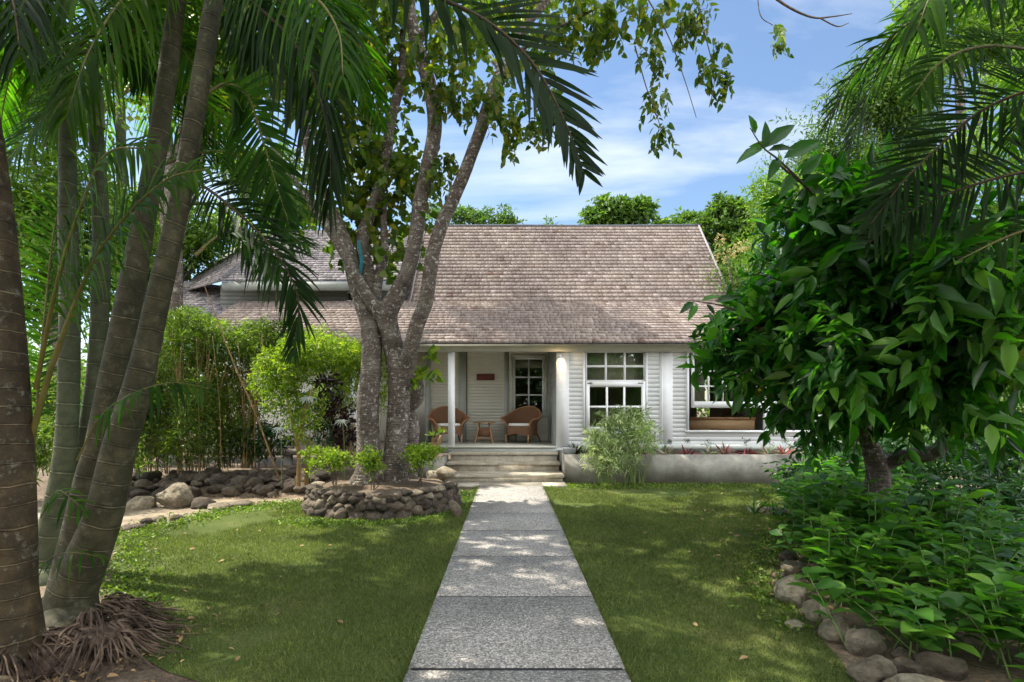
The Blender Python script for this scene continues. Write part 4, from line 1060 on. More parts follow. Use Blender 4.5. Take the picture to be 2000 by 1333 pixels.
for k, pts in enumerate([
    [(785, 745, 36, 8.08), (799, 695, 35, 8.0), (813, 640, 31, 7.9), (833, 583, 30, 7.85), (843, 510, 30, 7.8), (862, 440, 28, 7.75), (890, 380, 26, 7.7), (922, 300, 26, 7.6), (950, 220, 27, 7.6), (968, 170, 30, 7.55), (990, 120, 22, 7.5), (1020, 60, 18, 7.5), (1060, 10, 15, 7.5), (1120, -80, 11, 7.4)],
    [(752, 625, 34, 8.0), (722, 585, 26, 7.95), (697, 545, 26, 7.95), (675, 500, 22, 8.0), (648, 455, 20, 8.0), (610, 400, 15, 8.0), (560, 330, 11, 8.0), (500, 230, 8, 8.0)],
    [(722, 600, 36, 8.15), (718, 540, 32, 8.2), (708, 480, 28, 8.25), (718, 430, 26, 8.3), (742, 370, 24, 8.3), (756, 300, 23, 8.3), (762, 240, 20, 8.25), (776, 190, 19, 8.2), (786, 130, 15, 8.2), (786, 60, 12, 8.2)],
    [(730, 590, 26, 8.1), (738, 545, 22, 8.2), (751, 490, 18, 8.3), (749, 430, 14, 8.35), (752, 380, 10, 8.4)],
    [(970, 175, 16, 7.55), (975, 140, 10, 7.5), (962, 120, 7, 7.5)],
    [(812, 90, 20, 7.9), (850, 30, 14, 7.8), (900, -30, 10, 7.7)],
    [(1000, 110, 8, 7.5), (1080, 60, 6, 7.2), (1200, 0, 4.5, 7.0), (1330, -60, 3, 6.8)],
    [(800, 20, 16, 7.9), (740, -60, 12, 7.9), (640, -160, 8, 7.9)],
]):
    mb = MB(); limb(mb, pts, 5 + k, 12, .12); mb.build('limb', M['bark'], tree, smooth=True)
# dangling twigs on the right
for k, pts in enumerate([
    [(1230, -60, 4, 7.0), (1300, 60, 2.6, 7.0), (1335, 150, 2, 7.0), (1360, 230, 1.4, 7.0)],
    [(1340, -70, 4, 6.9), (1375, 60, 2.5, 6.9), (1395, 150, 2, 6.9), (1385, 210, 1.4, 6.9)],
    [(1010, 160, 4, 7.3), (1045, 200, 3, 7.3), (1070, 250, 2.2, 7.3), (1090, 262, 1.4, 7.3)],
    [(1470, -40, 6, 6.9), (1530, 8, 5, 6.9), (1585, 34, 4, 6.9), (1625, 33, 3, 6.9), (1664, 27, 1.6, 6.9)],
    [(1600, 35, 3, 6.9), (1635, 52, 2.4, 6.9), (1658, 45, 1.4, 6.9)],
    [(1478, -30, 3, 6.9), (1485, 30, 2, 6.9), (1510, 50, 1.4, 6.9)],
    [(1240, 90, 3, 7.0), (1262, 170, 2.4, 7.0), (1290, 250, 1.6, 7.0), (1286, 285, 1.2, 7.0)],
]):
    mb = MB(); limb(mb, pts, 30 + k, 6, .05, 5); mb.build('twig', M['twig'], tree, smooth=True)
tf = np.random.default_rng(21)
mb = MB()
blobs = [Bl(700, 60, 100, 80, 8.2), Bl(640, 170, 80, 90, 8.2), Bl(740, 170, 55, 60, 8.4), Bl(680, 290, 80, 80, 8.3), Bl(650, 400, 60, 60, 8.4), Bl(735, 330, 55, 70, 8.6), Bl(790, 330, 45, 70, 8.5),
         Bl(770, 420, 55, 60, 8.5), Bl(700, 450, 55, 50, 8.5), Bl(750, 500, 50, 40, 8.5), Bl(560, 120, 70, 90, 8.3), Bl(500, 60, 80, 70, 8.4), Bl(600, 20, 90, 50, 8.2)]
foliage(mb, blobs, 560, 9, .42, .125, .86, T_HEART, outw=.7, droop=-.5, ldroop=.55, jit=.9, r=tf)
blobs = [Bl(866, 300, 16, 60, 7.9, .2, 3), Bl(850, 340, 12, 40, 7.9, .2, 3), Bl(880, 170, 40, 45, 7.7, .3, 5), Bl(880, 60, 70, 50, 7.7, .5, 10), Bl(950, 200, 40, 60, 7.4, .3, 6), Bl(1010, 230, 45, 50, 7.3, .3, 6), Bl(1075, 215, 25, 45, 7.3, .2, 4),
         Bl(1040, 110, 60, 50, 7.4, .4, 5), Bl(1130, 30, 90, 40, 7.2, .5, 12), Bl(1260, 15, 100, 26, 7.0, .5, 10), Bl(1170, 60, 40, 30, 7.0, .3, 2)]
foliage(mb, blobs, 300, 8, .30, .11, .68, T_HEART, outw=.4, droop=-1.0, ldroop=.6, jit=.9, r=tf)
blobs = [Bl(1385, 110, 16, 50, 6.9, .2, 3), Bl(1290, 150, 16, 60, 7.0, .2, 4), Bl(1270, 90, 30, 40, 7.0, .3, 3), Bl(1340, 80, 20, 50, 7.0, .2, 2), Bl(1410, 130, 12, 30, 6.9, .15, 2), Bl(1300, 240, 14, 26, 7, .15, 2), Bl(1352, 30, 40, 25, 7, .3, 3), Bl(1520, 60, 14, 14, 6.9, .1, 1.1), Bl(1270, 200, 10, 30, 7, .1, 1)]
foliage(mb, blobs, 78, 7, .26, .10, .56, T_HEART, outw=.2, droop=-1.4, ldroop=.8, jit=.9, r=tf)
mb.build('crown', M['leaf_tree'], tree)
# upper crown above the picture
mb = MB(); tf = np.random.default_rng(22)
blobs = [(-5.5, 7.6, 9.6, 2.2, 2.0, .9), (-3.0, 8.6, 10.2, 2.0, 1.7, .9), (-6.5, 5.0, 9.4, 2.0, 1.8, .9), (-3.6, 5.6, 10.4, 2.0, 1.9, .9), (-1.2, 7.0, 10.4, 1.8, 1.8, .8), (-4.6, 3.0, 9.8, 1.8, 1.6, .9), (-1.6, 4.4, 10.2, 1.8, 1.5, .8), (.6, 8.8, 9.8, 1.5, 1.3, .7), (-.5, 11.5, 10.6, 1.6, 1.3, .8), (-3.0, 11.9, 10.8, 1.6, 1.1, .8), (-2.6, 1.2, 9.8, 2.0, 1.4, .8)]
foliage(mb, blobs, 2300, 8, .5, .17, .9, T_SIMPLE, outw=.8, droop=-.3, ldroop=.4, r=tf)
mb.build('crown', M['leaf_tree'], tree)
for a, b in (((-2.2, 7.8, 7.9), (-4.8, 6.6, 9.6)), ((-1.6, 7.6, 9.0), (-.6, 6.4, 10.3)), ((-2.2, 7.8, 9.5), (-3.4, 5.0, 10.2)), ((-1.6, 7.6, 9.6), (-1.2, 10.8, 10.5))):
    mb = MB(); a = np.array(a); b = np.array(b); mb.tube([a, (a + b) / 2 + [0, 0, .3], b], [.09, .07, .04], 8, 4, .1); mb.build('limb', M['bark'], tree, smooth=True)

# knobby stub with its fern-like plant
stub = thing('tree_stump', P(800, 880, 8.5), 'short knobbly grey stump behind the right trunk carrying a leafy plant', 'stump')
mb = MB(); limb(mb, [(797, 935, 40, 8.5), (798, 880, 34, 8.5), (803, 830, 34, 8.5), (797, 800, 28, 8.5), (808, 775, 44, 8.5), (810, 752, 40, 8.5), (800, 738, 22, 8.5)], 77, 14, .3); mb.build('trunk', M['bark'], stub, smooth=True)
ep = thing('epiphyte_plant', P(818, 745, 8.3), 'lime green broad leaved plant growing on top of the knobbly stump', 'plant')
mb = MB(); r = np.random.default_rng(8); c = P(818, 745, 8.3); n = 34
foliage(mb, [Bl(832, 705, 18, 12, 8.2, .15), Bl(826, 745, 20, 16, 8.2, .15), Bl(845, 718, 10, 12, 8.2, .1)], 9, 5, .14, .17, .55, T_HEART, outw=1, droop=.2, ldroop=.1, r=r); mb.build('leaves', M['leaf_bright'], ep)
mb = MB(); mb.tube([P(815, 755, 8.4), P(822, 725, 8.3), P(832, 695, 8.2)], [.012, .01, .006], 6, 4); mb.build('stem', M['stem_green'], ep)
rp = MB(); limb(rp, [(702, 545, 6, 7.94), (706, 510, 7, 7.9), (700, 470, 6, 7.95)], 3, 8, .1); tag(rp.build('rope', M['teal']), 'short teal rope tied round the left limb of the grey tree', 'rope')

# raised bed ringed with stacked stones
bed = thing('stone_ring_bed', (-1.87, 8.0, 0), 'round raised bed ringed with stacked brown stones at the foot of the tree', 'raised bed')
bc = np.array([-1.98, 8.15]); brx, bry = 1.13, 1.0
mb = MB(); nr, na = 10, 60; V = [(bc[0], bc[1], BEDZ + .08)]
for i in range(1, nr + 1):
    for j in range(na):
        f = i / nr; a = 2 * math.pi * j / na; x, y = bc[0] + math.cos(a) * brx * f * .97, bc[1] + math.sin(a) * bry * f * .97
        z = (BEDZ - .02 + .09 * (1 - f * f) + .03 * mnoise.noise(Vector((x * 4, y * 4, 0)))) if i < nr else 0.0
        V.append((x, y, z))
mb.add(V, [[(0, 1 + j, 1 + (j + 1) % na) for j in range(na)], [(1 + (i - 1) * na + j, 1 + i * na + j, 1 + i * na + (j + 1) % na, 1 + (i - 1) * na + (j + 1) % na) for i in range(1, nr) for j in range(na)]])
mb.build('soil', M['soil'], bed, smooth=True)
rs = random.Random(4); cnt = 0
for lay, (z, hh, inset) in enumerate([(.065, .105, 0.0), (.175, .085, .03), (.27, .07, .06), (.345, .055, .08)]):
    a = R(168) + lay * .05
    while a < R(380) - lay * .05 and cnt < 98:
        w = rs.uniform(.065, .125) * (1.15 if lay == 0 else 1)
        da = w / 1.1 * 0.92
        a += da / 1
        x = bc[0] + math.cos(a) * (brx - inset); y = bc[1] + math.sin(a) * (bry - inset)
        mb = MB(); rock(mb, (0, 0, 0), (w * 1.12, .11, hh * rs.uniform(.85, 1.25)), cnt + 50, planes=12)
        o = mb.build('stone', rs.choice([M['rock'], M['rock'], M['rock_dark'], M['rock_pale']] if lay > 1 else [M['rock'], M['rock_dark'], M['rock']]), None, smooth=True)
        o.location = (x, y, z + rs.uniform(-.015, .015)); o.rotation_euler = (rs.uniform(-.15, .15), rs.uniform(-.25, .25), a - R(90))
        o.parent = bed; o.matrix_parent_inverse = bed.matrix_basis.inverted()
        a += da; cnt += 1
sh = MB(); rock(sh, (0, 0, 0), (.07, .04, .16), 901); o = sh.build('leaning_stone', M['rock'], None, smooth=True); o.location = (-.76, 7.42, .10); o.rotation_euler = (R(-30), R(-28), 0.3)
tag(o, 'long thin stone leaning against the right end of the stone ring', 'stone')

# small shrubs on the bed
def topiary(px, py, rx, ry, d, base_y, label, mt='leaf_bright', n=220, stems=4, size=.055, seed=0):
    b = P(px, base_y, d); t = thing('small_shrub', b, label, 'shrub', 'small lime shrubs at the foot of the tree')
    r = np.random.default_rng(seed + 900)
    mb = MB(); foliage(mb, [Bl(px + r.normal(0, rx * .55), py + r.normal(0, ry * .45), rx * r.uniform(.25, .5), ry * r.uniform(.3, .5), d + r.normal(0, .08)) for _ in range(9)], n, 6, .12, size, .5, T_SIMPLE, outw=.8, droop=.5, ldroop=-.1, r=r)
    mb.build('leaves', M[mt], t)
    for k in range(stems):
        mb = MB(); mb.tube([b + [r.normal(0, .06), r.normal(0, .05), -.02], b + [r.normal(0, .05), 0, .12], P(px + r.normal(0, rx * .35), py + ry * .3, d)], [.008, .007, .005], 6, 3); mb.build('stem', M['twig'], t)
topiary(652, 895, 40, 20, 7.6, 955, 'lime shrub on thin stems left of the trunks on the stone ring bed', n=230, seed=1)
topiary(728, 903, 22, 24, 7.4, 960, 'narrow lime shrub in front of the left grey trunk', n=150, seed=2)
topiary(818, 888, 34, 20, 7.7, 945, 'lime shrub on thin stems right of the trunks near the steps', n=230, seed=3)
# aloe-like plant beside the deck post
al = thing('branching_succulent', P(845, 900, 9.2), 'pale stemmed succulent with two spiky rosettes above the right lime shrub', 'plant')
for k, (x, y) in enumerate([(846, 852), (862, 848)]):
    mb = MB(); mb.tube([P(843, 900, 9.2), P((845 + x) / 2, 875, 9.2), P(x, y + 3, 9.2)], [.035, .03, .028], 8, 3, .1); mb.build('stem', M['stem_tan'], al, smooth=True)
    n = 22; r = np.random.default_rng(k); ax = np.c_[r.normal(0, 1, n), r.normal(0, .7, n), r.uniform(.1, 1.3, n)]
    mb = MB(); put_leaves(mb, T_LANCE, np.repeat(P(x, y, 9.2)[None], n, 0), ax, r.uniform(.11, .18, n), .16, r=r); mb.build('rosette', M['leaf_bamboo'], al)

# ------------------------------------------------------------------ palm clump on the left
def palm(name, pts, m, label, seed, seg=26):
    b = P(pts[0][0], pts[0][1], pts[0][3]); t = thing('palm_tree', b, label, 'palm tree', 'palm trunks of the clump on the left')
    mb = MB(); p = [P(x, y, d) for x, y, w, d in pts]; r = [w / 2 * d / F for x, y, w, d in pts]
    p = [p[0] - np.array([0, 0, .35])] + p; r = [r[0]] + r
    mb.tube(p, r, seg, 8, .05, seed); mb.build('trunk', M[m], t, smooth=True)
    return t, p[-1]
pA, cA = palm('A', [(-8, 1325, 250, 3.02), (2, 1290, 170, 3.04), (17, 1240, 110, 3.04), (21, 1150, 82, 3.04), (20, 1000, 78, 3.04), (14, 867, 78, 3.04), (7, 740, 76, 3.04), (-3, 600, 74, 3.04), (-18, 433, 72, 3.04), (-46, 220, 68, 3.04), (-73, 50, 64, 3.04), (-103, -150, 60, 3.0)], 'palm1', 'thick brown ringed palm trunk at the left edge of the photo', 1)
pB, cB = palm('B', [(130, 1262, 150, 3.5), (133, 1225, 112, 3.62), (142, 1160, 82, 3.62), (166, 1100, 75, 3.62), (205, 1000, 64, 3.6), (236, 867, 56, 3.6), (262, 780, 51, 3.6), (285, 690, 46, 3.6), (305, 600, 42, 3.6), (343, 433, 36, 3.6), (368, 300, 34, 3.6), (385, 200, 34, 3.6), (402, 100, 33, 3.6), (418, 0, 32, 3.6), (430, -110, 30, 3.6)], 'palm2', 'leaning mossy palm trunk, rightmost of the clump, with pale rings', 2)
pC, cC = palm('C', [(118, 1200, 90, 4.0), (130, 1170, 72, 4.0), (150, 1050, 55, 4.0), (175, 930, 46, 4.0), (192, 867, 42, 4.0), (225, 720, 46, 4.0), (250, 600, 46, 4.0), (281, 433, 39, 4.0), (316, 230, 33, 4.0), (338, 60, 31, 4.0), (345, 0, 30, 4.0), (352, -120, 28, 4.0)], 'palm2', 'dark leaning palm trunk just behind the rightmost one', 3)
pD, cD = palm('D', [(85, 1150, 62, 4.6), (95, 1110, 52, 4.7), (105, 1020, 44, 4.7), (122, 920, 38, 4.7), (133, 800, 35, 4.7), (136, 600, 34, 4.7), (133, 433, 31, 4.7), (132, 300, 28, 4.7), (130, 200, 25, 4.7), (128, 110, 22, 4.7)], 'palm3', 'upright smooth green palm trunk beside the thick brown one', 4)
pE, cE = palm('E', [(132, 1140, 52, 4.9), (140, 1100, 44, 4.9), (150, 1000, 38, 4.9), (168, 867, 32, 4.9), (190, 700, 31, 4.9), (198, 500, 30, 4.9), (190, 300, 26, 4.9), (183, 200, 23, 4.9), (180, 120, 20, 4.9)], 'palm3', 'slim green palm trunk between the smooth upright and dark leaning ones', 5)
mb = MB(); limb(mb, [(190, 250, 27, 4.9), (186, 190, 29, 4.88), (181, 140, 22, 4.88), (179, 90, 12, 4.88)], 1, 12, .03); mb.build('crownshaft', M['shaft'], pE, smooth=True)
mb = MB(); limb(mb, [(132, 215, 28, 4.7), (130, 160, 28, 4.68), (128, 90, 14, 4.68)], 1, 12, .03); mb.build('crownshaft', M['shaft'], pD, smooth=True)

# root mound
mb = MB(); r = np.random.default_rng(31)
for k in range(420):
    base = np.array([[-2.65, 3.30], [-3.0, 3.05], [-2.95, 3.6]][k % 3]); a = r.uniform(-2.6, 1.2) if k % 3 < 2 else r.uniform(-1.5, 1.5)
    s0 = r.uniform(.08, .22); L = r.uniform(.12, .48) * (1 if math.cos(a) > 0 else .7)
    p0 = np.array([base[0] + math.cos(a) * s0, base[1] + math.sin(a) * s0, r.uniform(.05, .20)])
    a2 = a + r.normal(0, .35)
    p1 = p0 + np.array([math.cos(a2) * L * .45, math.sin(a2) * L * .45, 0]); p1[2] = p0[2] * .35 + .02
    p2 = p1 + np.array([math.cos(a2 + r.normal(0, .3)) * L * .5, math.sin(a2) * L * .5, 0]); p2[2] = .006
    w = r.uniform(.003, .009); mb.tube([p0, (p0 + p1) / 2 + [0, 0, .03], p1, p2], [w, w, w * .9, w * .5], 6, 3)
o = mb.build('roots', M['root'], pB, smooth=True); o['kind'] = 'stuff'
mb = MB(); V, Fc = ICO2; mb.add(V * [.50, .42, .15] + [-2.95, 3.25, -.02], [Fc]); mb.build('root_mound', M['root'], pB, smooth=True)
sh_ = MB(); (lambda *a: None)([(-2.86, 3.05, .17), (-2.76, 2.98, .235), (-2.72, 2.97, .24)], [.05, .045, .04], 12, 1, .15); None

# hand placed fronds (pixel x, pixel y, distance)
def fr(par, pts, L, **k):
    return frond([P(*q) for q in pts], L=L, parent=par, **k)
cam_n = (0, -1, .25)
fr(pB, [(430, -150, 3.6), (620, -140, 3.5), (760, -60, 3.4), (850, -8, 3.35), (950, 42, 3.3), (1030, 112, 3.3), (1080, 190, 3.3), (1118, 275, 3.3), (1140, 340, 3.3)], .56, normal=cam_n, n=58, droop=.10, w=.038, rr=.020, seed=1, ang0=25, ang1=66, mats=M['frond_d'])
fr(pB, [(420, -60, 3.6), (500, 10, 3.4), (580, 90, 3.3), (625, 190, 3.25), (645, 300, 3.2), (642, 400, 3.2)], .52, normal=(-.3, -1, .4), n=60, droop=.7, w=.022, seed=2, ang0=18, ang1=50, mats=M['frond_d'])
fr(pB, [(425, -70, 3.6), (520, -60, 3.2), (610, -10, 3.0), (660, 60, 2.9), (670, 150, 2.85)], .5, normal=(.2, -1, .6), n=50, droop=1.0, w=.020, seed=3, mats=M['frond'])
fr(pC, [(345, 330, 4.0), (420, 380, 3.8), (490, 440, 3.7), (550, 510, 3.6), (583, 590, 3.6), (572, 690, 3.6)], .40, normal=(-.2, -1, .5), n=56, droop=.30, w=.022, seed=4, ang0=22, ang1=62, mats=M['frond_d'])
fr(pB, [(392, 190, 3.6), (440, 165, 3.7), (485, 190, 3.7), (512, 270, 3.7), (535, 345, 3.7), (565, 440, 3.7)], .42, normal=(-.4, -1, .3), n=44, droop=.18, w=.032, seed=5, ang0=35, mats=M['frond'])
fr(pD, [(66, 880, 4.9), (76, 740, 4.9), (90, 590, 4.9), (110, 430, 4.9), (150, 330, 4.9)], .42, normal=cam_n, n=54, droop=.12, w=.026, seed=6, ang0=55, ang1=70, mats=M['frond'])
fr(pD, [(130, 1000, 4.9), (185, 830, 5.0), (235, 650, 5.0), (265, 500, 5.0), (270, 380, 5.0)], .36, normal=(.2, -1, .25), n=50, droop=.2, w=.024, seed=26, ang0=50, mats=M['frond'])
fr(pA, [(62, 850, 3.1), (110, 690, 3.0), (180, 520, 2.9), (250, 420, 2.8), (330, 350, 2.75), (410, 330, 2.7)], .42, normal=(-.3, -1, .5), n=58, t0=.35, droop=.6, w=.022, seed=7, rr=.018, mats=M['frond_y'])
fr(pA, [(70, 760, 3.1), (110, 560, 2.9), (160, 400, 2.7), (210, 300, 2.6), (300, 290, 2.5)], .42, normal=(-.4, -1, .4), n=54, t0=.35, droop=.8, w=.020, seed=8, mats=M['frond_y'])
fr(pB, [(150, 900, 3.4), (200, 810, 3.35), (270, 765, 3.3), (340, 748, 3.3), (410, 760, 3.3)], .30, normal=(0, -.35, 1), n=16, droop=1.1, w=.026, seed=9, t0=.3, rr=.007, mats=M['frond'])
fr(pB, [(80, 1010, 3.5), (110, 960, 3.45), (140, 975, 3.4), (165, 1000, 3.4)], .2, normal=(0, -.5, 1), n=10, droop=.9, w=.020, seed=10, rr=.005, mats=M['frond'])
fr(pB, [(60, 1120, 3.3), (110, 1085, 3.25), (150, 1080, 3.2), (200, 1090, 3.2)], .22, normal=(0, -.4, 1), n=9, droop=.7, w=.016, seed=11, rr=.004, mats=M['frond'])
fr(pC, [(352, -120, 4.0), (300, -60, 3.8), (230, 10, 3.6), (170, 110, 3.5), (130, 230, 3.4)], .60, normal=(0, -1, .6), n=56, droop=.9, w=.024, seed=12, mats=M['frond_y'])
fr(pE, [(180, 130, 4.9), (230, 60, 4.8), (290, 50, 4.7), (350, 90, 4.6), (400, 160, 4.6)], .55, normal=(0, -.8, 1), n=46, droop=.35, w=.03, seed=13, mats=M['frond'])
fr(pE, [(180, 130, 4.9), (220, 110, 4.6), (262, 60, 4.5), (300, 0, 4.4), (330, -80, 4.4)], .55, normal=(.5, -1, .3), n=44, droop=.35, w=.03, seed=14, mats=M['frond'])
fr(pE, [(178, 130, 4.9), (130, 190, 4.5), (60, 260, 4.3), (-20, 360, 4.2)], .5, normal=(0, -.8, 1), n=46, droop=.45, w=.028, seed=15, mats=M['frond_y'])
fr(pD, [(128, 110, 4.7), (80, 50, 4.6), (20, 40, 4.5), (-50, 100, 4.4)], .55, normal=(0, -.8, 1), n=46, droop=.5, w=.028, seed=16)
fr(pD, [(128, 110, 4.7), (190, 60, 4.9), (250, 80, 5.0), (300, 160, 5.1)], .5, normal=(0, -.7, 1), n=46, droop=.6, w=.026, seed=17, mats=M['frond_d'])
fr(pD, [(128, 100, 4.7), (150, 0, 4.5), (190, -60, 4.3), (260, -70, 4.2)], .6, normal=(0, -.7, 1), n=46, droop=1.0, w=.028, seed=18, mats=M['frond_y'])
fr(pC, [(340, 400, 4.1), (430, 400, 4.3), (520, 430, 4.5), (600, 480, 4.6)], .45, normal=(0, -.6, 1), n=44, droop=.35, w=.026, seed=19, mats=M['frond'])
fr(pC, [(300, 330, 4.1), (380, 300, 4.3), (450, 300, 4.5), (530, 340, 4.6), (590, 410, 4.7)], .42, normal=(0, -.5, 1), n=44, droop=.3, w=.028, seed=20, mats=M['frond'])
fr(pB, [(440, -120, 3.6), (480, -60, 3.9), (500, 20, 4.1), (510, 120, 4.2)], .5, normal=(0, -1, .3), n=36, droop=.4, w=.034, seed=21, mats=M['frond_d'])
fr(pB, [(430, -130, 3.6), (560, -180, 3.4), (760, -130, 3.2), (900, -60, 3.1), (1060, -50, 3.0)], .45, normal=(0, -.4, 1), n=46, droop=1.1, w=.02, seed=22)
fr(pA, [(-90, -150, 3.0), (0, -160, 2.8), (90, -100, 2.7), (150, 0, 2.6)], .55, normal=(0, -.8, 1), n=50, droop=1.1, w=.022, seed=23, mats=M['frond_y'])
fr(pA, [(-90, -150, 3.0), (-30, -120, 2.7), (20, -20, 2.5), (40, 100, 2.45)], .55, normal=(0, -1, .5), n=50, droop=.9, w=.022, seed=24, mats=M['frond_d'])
fr(pB, [(380, 500, 3.6), (440, 455, 3.7), (500, 470, 3.7), (540, 540, 3.7)], .30, normal=(0, -.7, 1), n=34, droop=.5, w=.02, seed=27, mats=M['frond'])
# radial crowns above the picture
def crown_ring(par, c, n, L, seed, mt, up=.55, leaf=.5):
    r = np.random.default_rng(seed)
    for k in range(n):
        a = 2 * math.pi * (k + r.uniform(-.25, .25)) / n; dv = np.array([math.cos(a), math.sin(a), 0])
        if dv[1] < -.35 and abs(dv[0]) < .8: dv = nrm(dv * [1, -1, 0])
        l = L * r.uniform(.85, 1.1); h = up * r.uniform(.6, 1.3)
        pts = [c, c + dv * l * .3 + [0, 0, h * .8], c + dv * l * .62 + [0, 0, h * .85], c + dv * l * .88 + [0, 0, h * .3], c + dv * l * 1.02 + [0, 0, -h * .5]]
        frond(pts, n=44, L=leaf, droop=.5, parent=par, seed=seed * 31 + k, w=.028, mats=M[mt])
crown_ring(pB, cB + [0, 0, .2], 5, 2.2, 3, 'frond'); crown_ring(pC, cC + [0, 0, .4], 4, 2.2, 4, 'frond')
crown_ring(pA, cA + [0, 0, .3], 6, 1.9, 5, 'frond_y'); crown_ring(pD, cD, 5, 1.7, 6, 'frond', .5); crown_ring(pE, cE + [0, 0, .1], 5, 1.7, 8, 'frond_d', .5)

# ------------------------------------------------------------------ palm at the right edge
pR = thing('palm_tree', (4.3, 3.5, 0), 'palm outside the right edge whose dark fronds hang into the top right corner', 'palm tree')
mb = MB(); mb.tube([(4.35, 3.6, 0), (4.3, 3.5, 1.5), (4.25, 3.4, 3.0), (4.2, 3.4, 4.0)], [.14, .1, .09, .08], 18, 6, .05); mb.build('trunk', M['palm2'], pR, smooth=True)
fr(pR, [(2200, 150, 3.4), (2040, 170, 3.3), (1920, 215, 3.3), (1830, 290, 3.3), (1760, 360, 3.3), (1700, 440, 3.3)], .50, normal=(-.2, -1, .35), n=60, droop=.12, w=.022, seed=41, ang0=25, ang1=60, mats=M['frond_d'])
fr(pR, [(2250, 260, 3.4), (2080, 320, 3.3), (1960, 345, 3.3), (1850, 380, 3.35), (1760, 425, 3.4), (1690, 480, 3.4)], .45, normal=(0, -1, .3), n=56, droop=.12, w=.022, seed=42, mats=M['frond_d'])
fr(pR, [(2200, 80, 3.4), (2060, 100, 3.2), (1930, 90, 3.0), (1840, 120, 2.9), (1780, 190, 2.9)], .45, normal=(.1, -1, .5), n=52, droop=.35, w=.022, seed=43, mats=M['frond'])
fr(pR, [(2200, 20, 3.4), (2060, -60, 3.0), (1930, -70, 2.8), (1830, -20, 2.7), (1790, 60, 2.7)], .5, normal=(0, -.6, 1), n=52, droop=1.1, w=.024, seed=44, mats=M['frond'])
fr(pR, [(2200, 30, 3.4), (2100, -80, 3.2), (1990, -110, 3.0), (1900, -60, 3.0)], .55, normal=(0, -.6, 1), n=46, droop=1.3, w=.026, seed=45, mats=M['frond_y'])
fr(pR, [(2200, 300, 3.4), (2060, 420, 3.2), (1950, 470, 3.2), (1850, 520, 3.2)], .34, normal=(0, -1, .5), n=44, droop=.3, w=.018, seed=46, mats=M['frond'])
crown_ring(pR, np.array([4.2, 3.4, 4.3]), 5, 1.9, 11, 'frond_d')

# ------------------------------------------------------------------ large dark shrub on the right
bs = thing('large_leaf_shrub', P(1705, 990, 5.2), 'big glossy dark green shrub tree covering the right end of the cottage', 'shrub')
mb = MB(); limb(mb, [(1690, 1075, 60, 5.5), (1703, 1000, 50, 5.5), (1715, 930, 44, 5.5), (1700, 870, 34, 5.4), (1665, 790, 26, 5.3), (1620, 700, 20, 5.2), (1560, 600, 14, 5.0)], 3, 14, .12); mb.build('trunk', M['bark'], bs, smooth=True)
for k, pts in enumerate([[(1712, 915, 34, 5.5), (1760, 893, 30, 5.4), (1815, 888, 28, 5.2), (1845, 860, 26, 5.0), (1850, 780, 22, 4.9), (1820, 680, 18, 4.8), (1780, 560, 12, 4.7)],
                         [(1845, 862, 20, 5.0), (1900, 780, 18, 4.8), (1950, 650, 14, 4.6), (1960, 500, 10, 4.5)],
                         [(1640, 740, 14, 5.2), (1550, 680, 10, 5.2), (1440, 620, 6, 5.2)], [(1620, 700, 14, 5.1), (1640, 550, 10, 4.9), (1600, 400, 7, 4.4), (1520, 320, 4, 3.9)], [(1830, 690, 12, 4.8), (1860, 560, 9, 4.7), (1840, 440, 6, 4.6)]]):
    mb = MB(); limb(mb, pts, 40 + k, 10, .12); mb.build('limb', M['bark'] if k < 2 else M['twig'], bs, smooth=True)
mb = MB(); r = np.random.default_rng(51)
blobs = []
rb = np.random.default_rng(503)
SHP = np.array([(1660, 380), (1610, 450), (1540, 560), (1490, 620), (1500, 670), (1590, 720), (1640, 770), (1740, 800), (1850, 780), (2020, 780), (2060, 380), (1900, 390), (1780, 410), (1700, 400)], float)
cand = np.c_[rb.uniform(1440, 2060, 900), rb.uniform(330, 830, 900)]; cand = cand[inside(SHP, cand)][:105]
for x, y in cand:
    blobs.append(Bl(x, y, rb.uniform(24, 52), rb.uniform(18, 36), float(np.interp(x, [1450, 2000], [5.2, 4.0])) + rb.normal(0, .4), .28))
blobs += [Bl(1440, 640, 22, 14, 5.3, .2), Bl(1425, 690, 18, 12, 5.3, .2), Bl(1465, 715, 16, 16, 5.2, .2)]
mbx = MB(); foliage(mbx, [Bl(1400, 680, 26, 16, 5.8, .2, 1), Bl(1430, 640, 34, 22, 5.8, .3, 2), Bl(1450, 720, 34, 26, 5.8, .3, 2), Bl(1490, 680, 40, 40, 5.7, .3, 3), Bl(1470, 590, 36, 26, 5.8, .3, 2), Bl(1530, 770, 34, 34, 5.6, .3, 2.5), Bl(1580, 820, 34, 30, 5.6, .3, 2), Bl(1520, 520, 36, 30, 5.6, .3, 2), Bl(1430, 745, 14, 16, 5.8, .2, .5), Bl(1550, 640, 50, 60, 5.6, .4, 4)], 380, 8, .22, .125, .38, T_BROAD, outw=.7, droop=-.25, ldroop=.5, jit=.8, svar=.45, r=r); mbx.build('crown', M['leaf_big'], bs)
for mt_, T_ in (('leaf_big', 1000), ('leaf_hedge', 420), ('leaf_tree', 22)):
    mbx = MB(); foliage(mbx, blobs, T_, 8, .30, .185, .38, T_BROAD, outw=.7, droop=-.25, ldroop=.40, jit=.8, svar=.45, r=r); mbx.build('crown', M[mt_], bs)
blobs = [Bl(1600, 370, 40, 30, 4.2, .3), Bl(1570, 440, 40, 30, 4.3, .3), Bl(1660, 420, 50, 40, 4.3, .3)]
foliage(mb, blobs, 42, 6, .25, .19, .40, T_BROAD, outw=.9, droop=-.1, ldroop=.2, r=r)
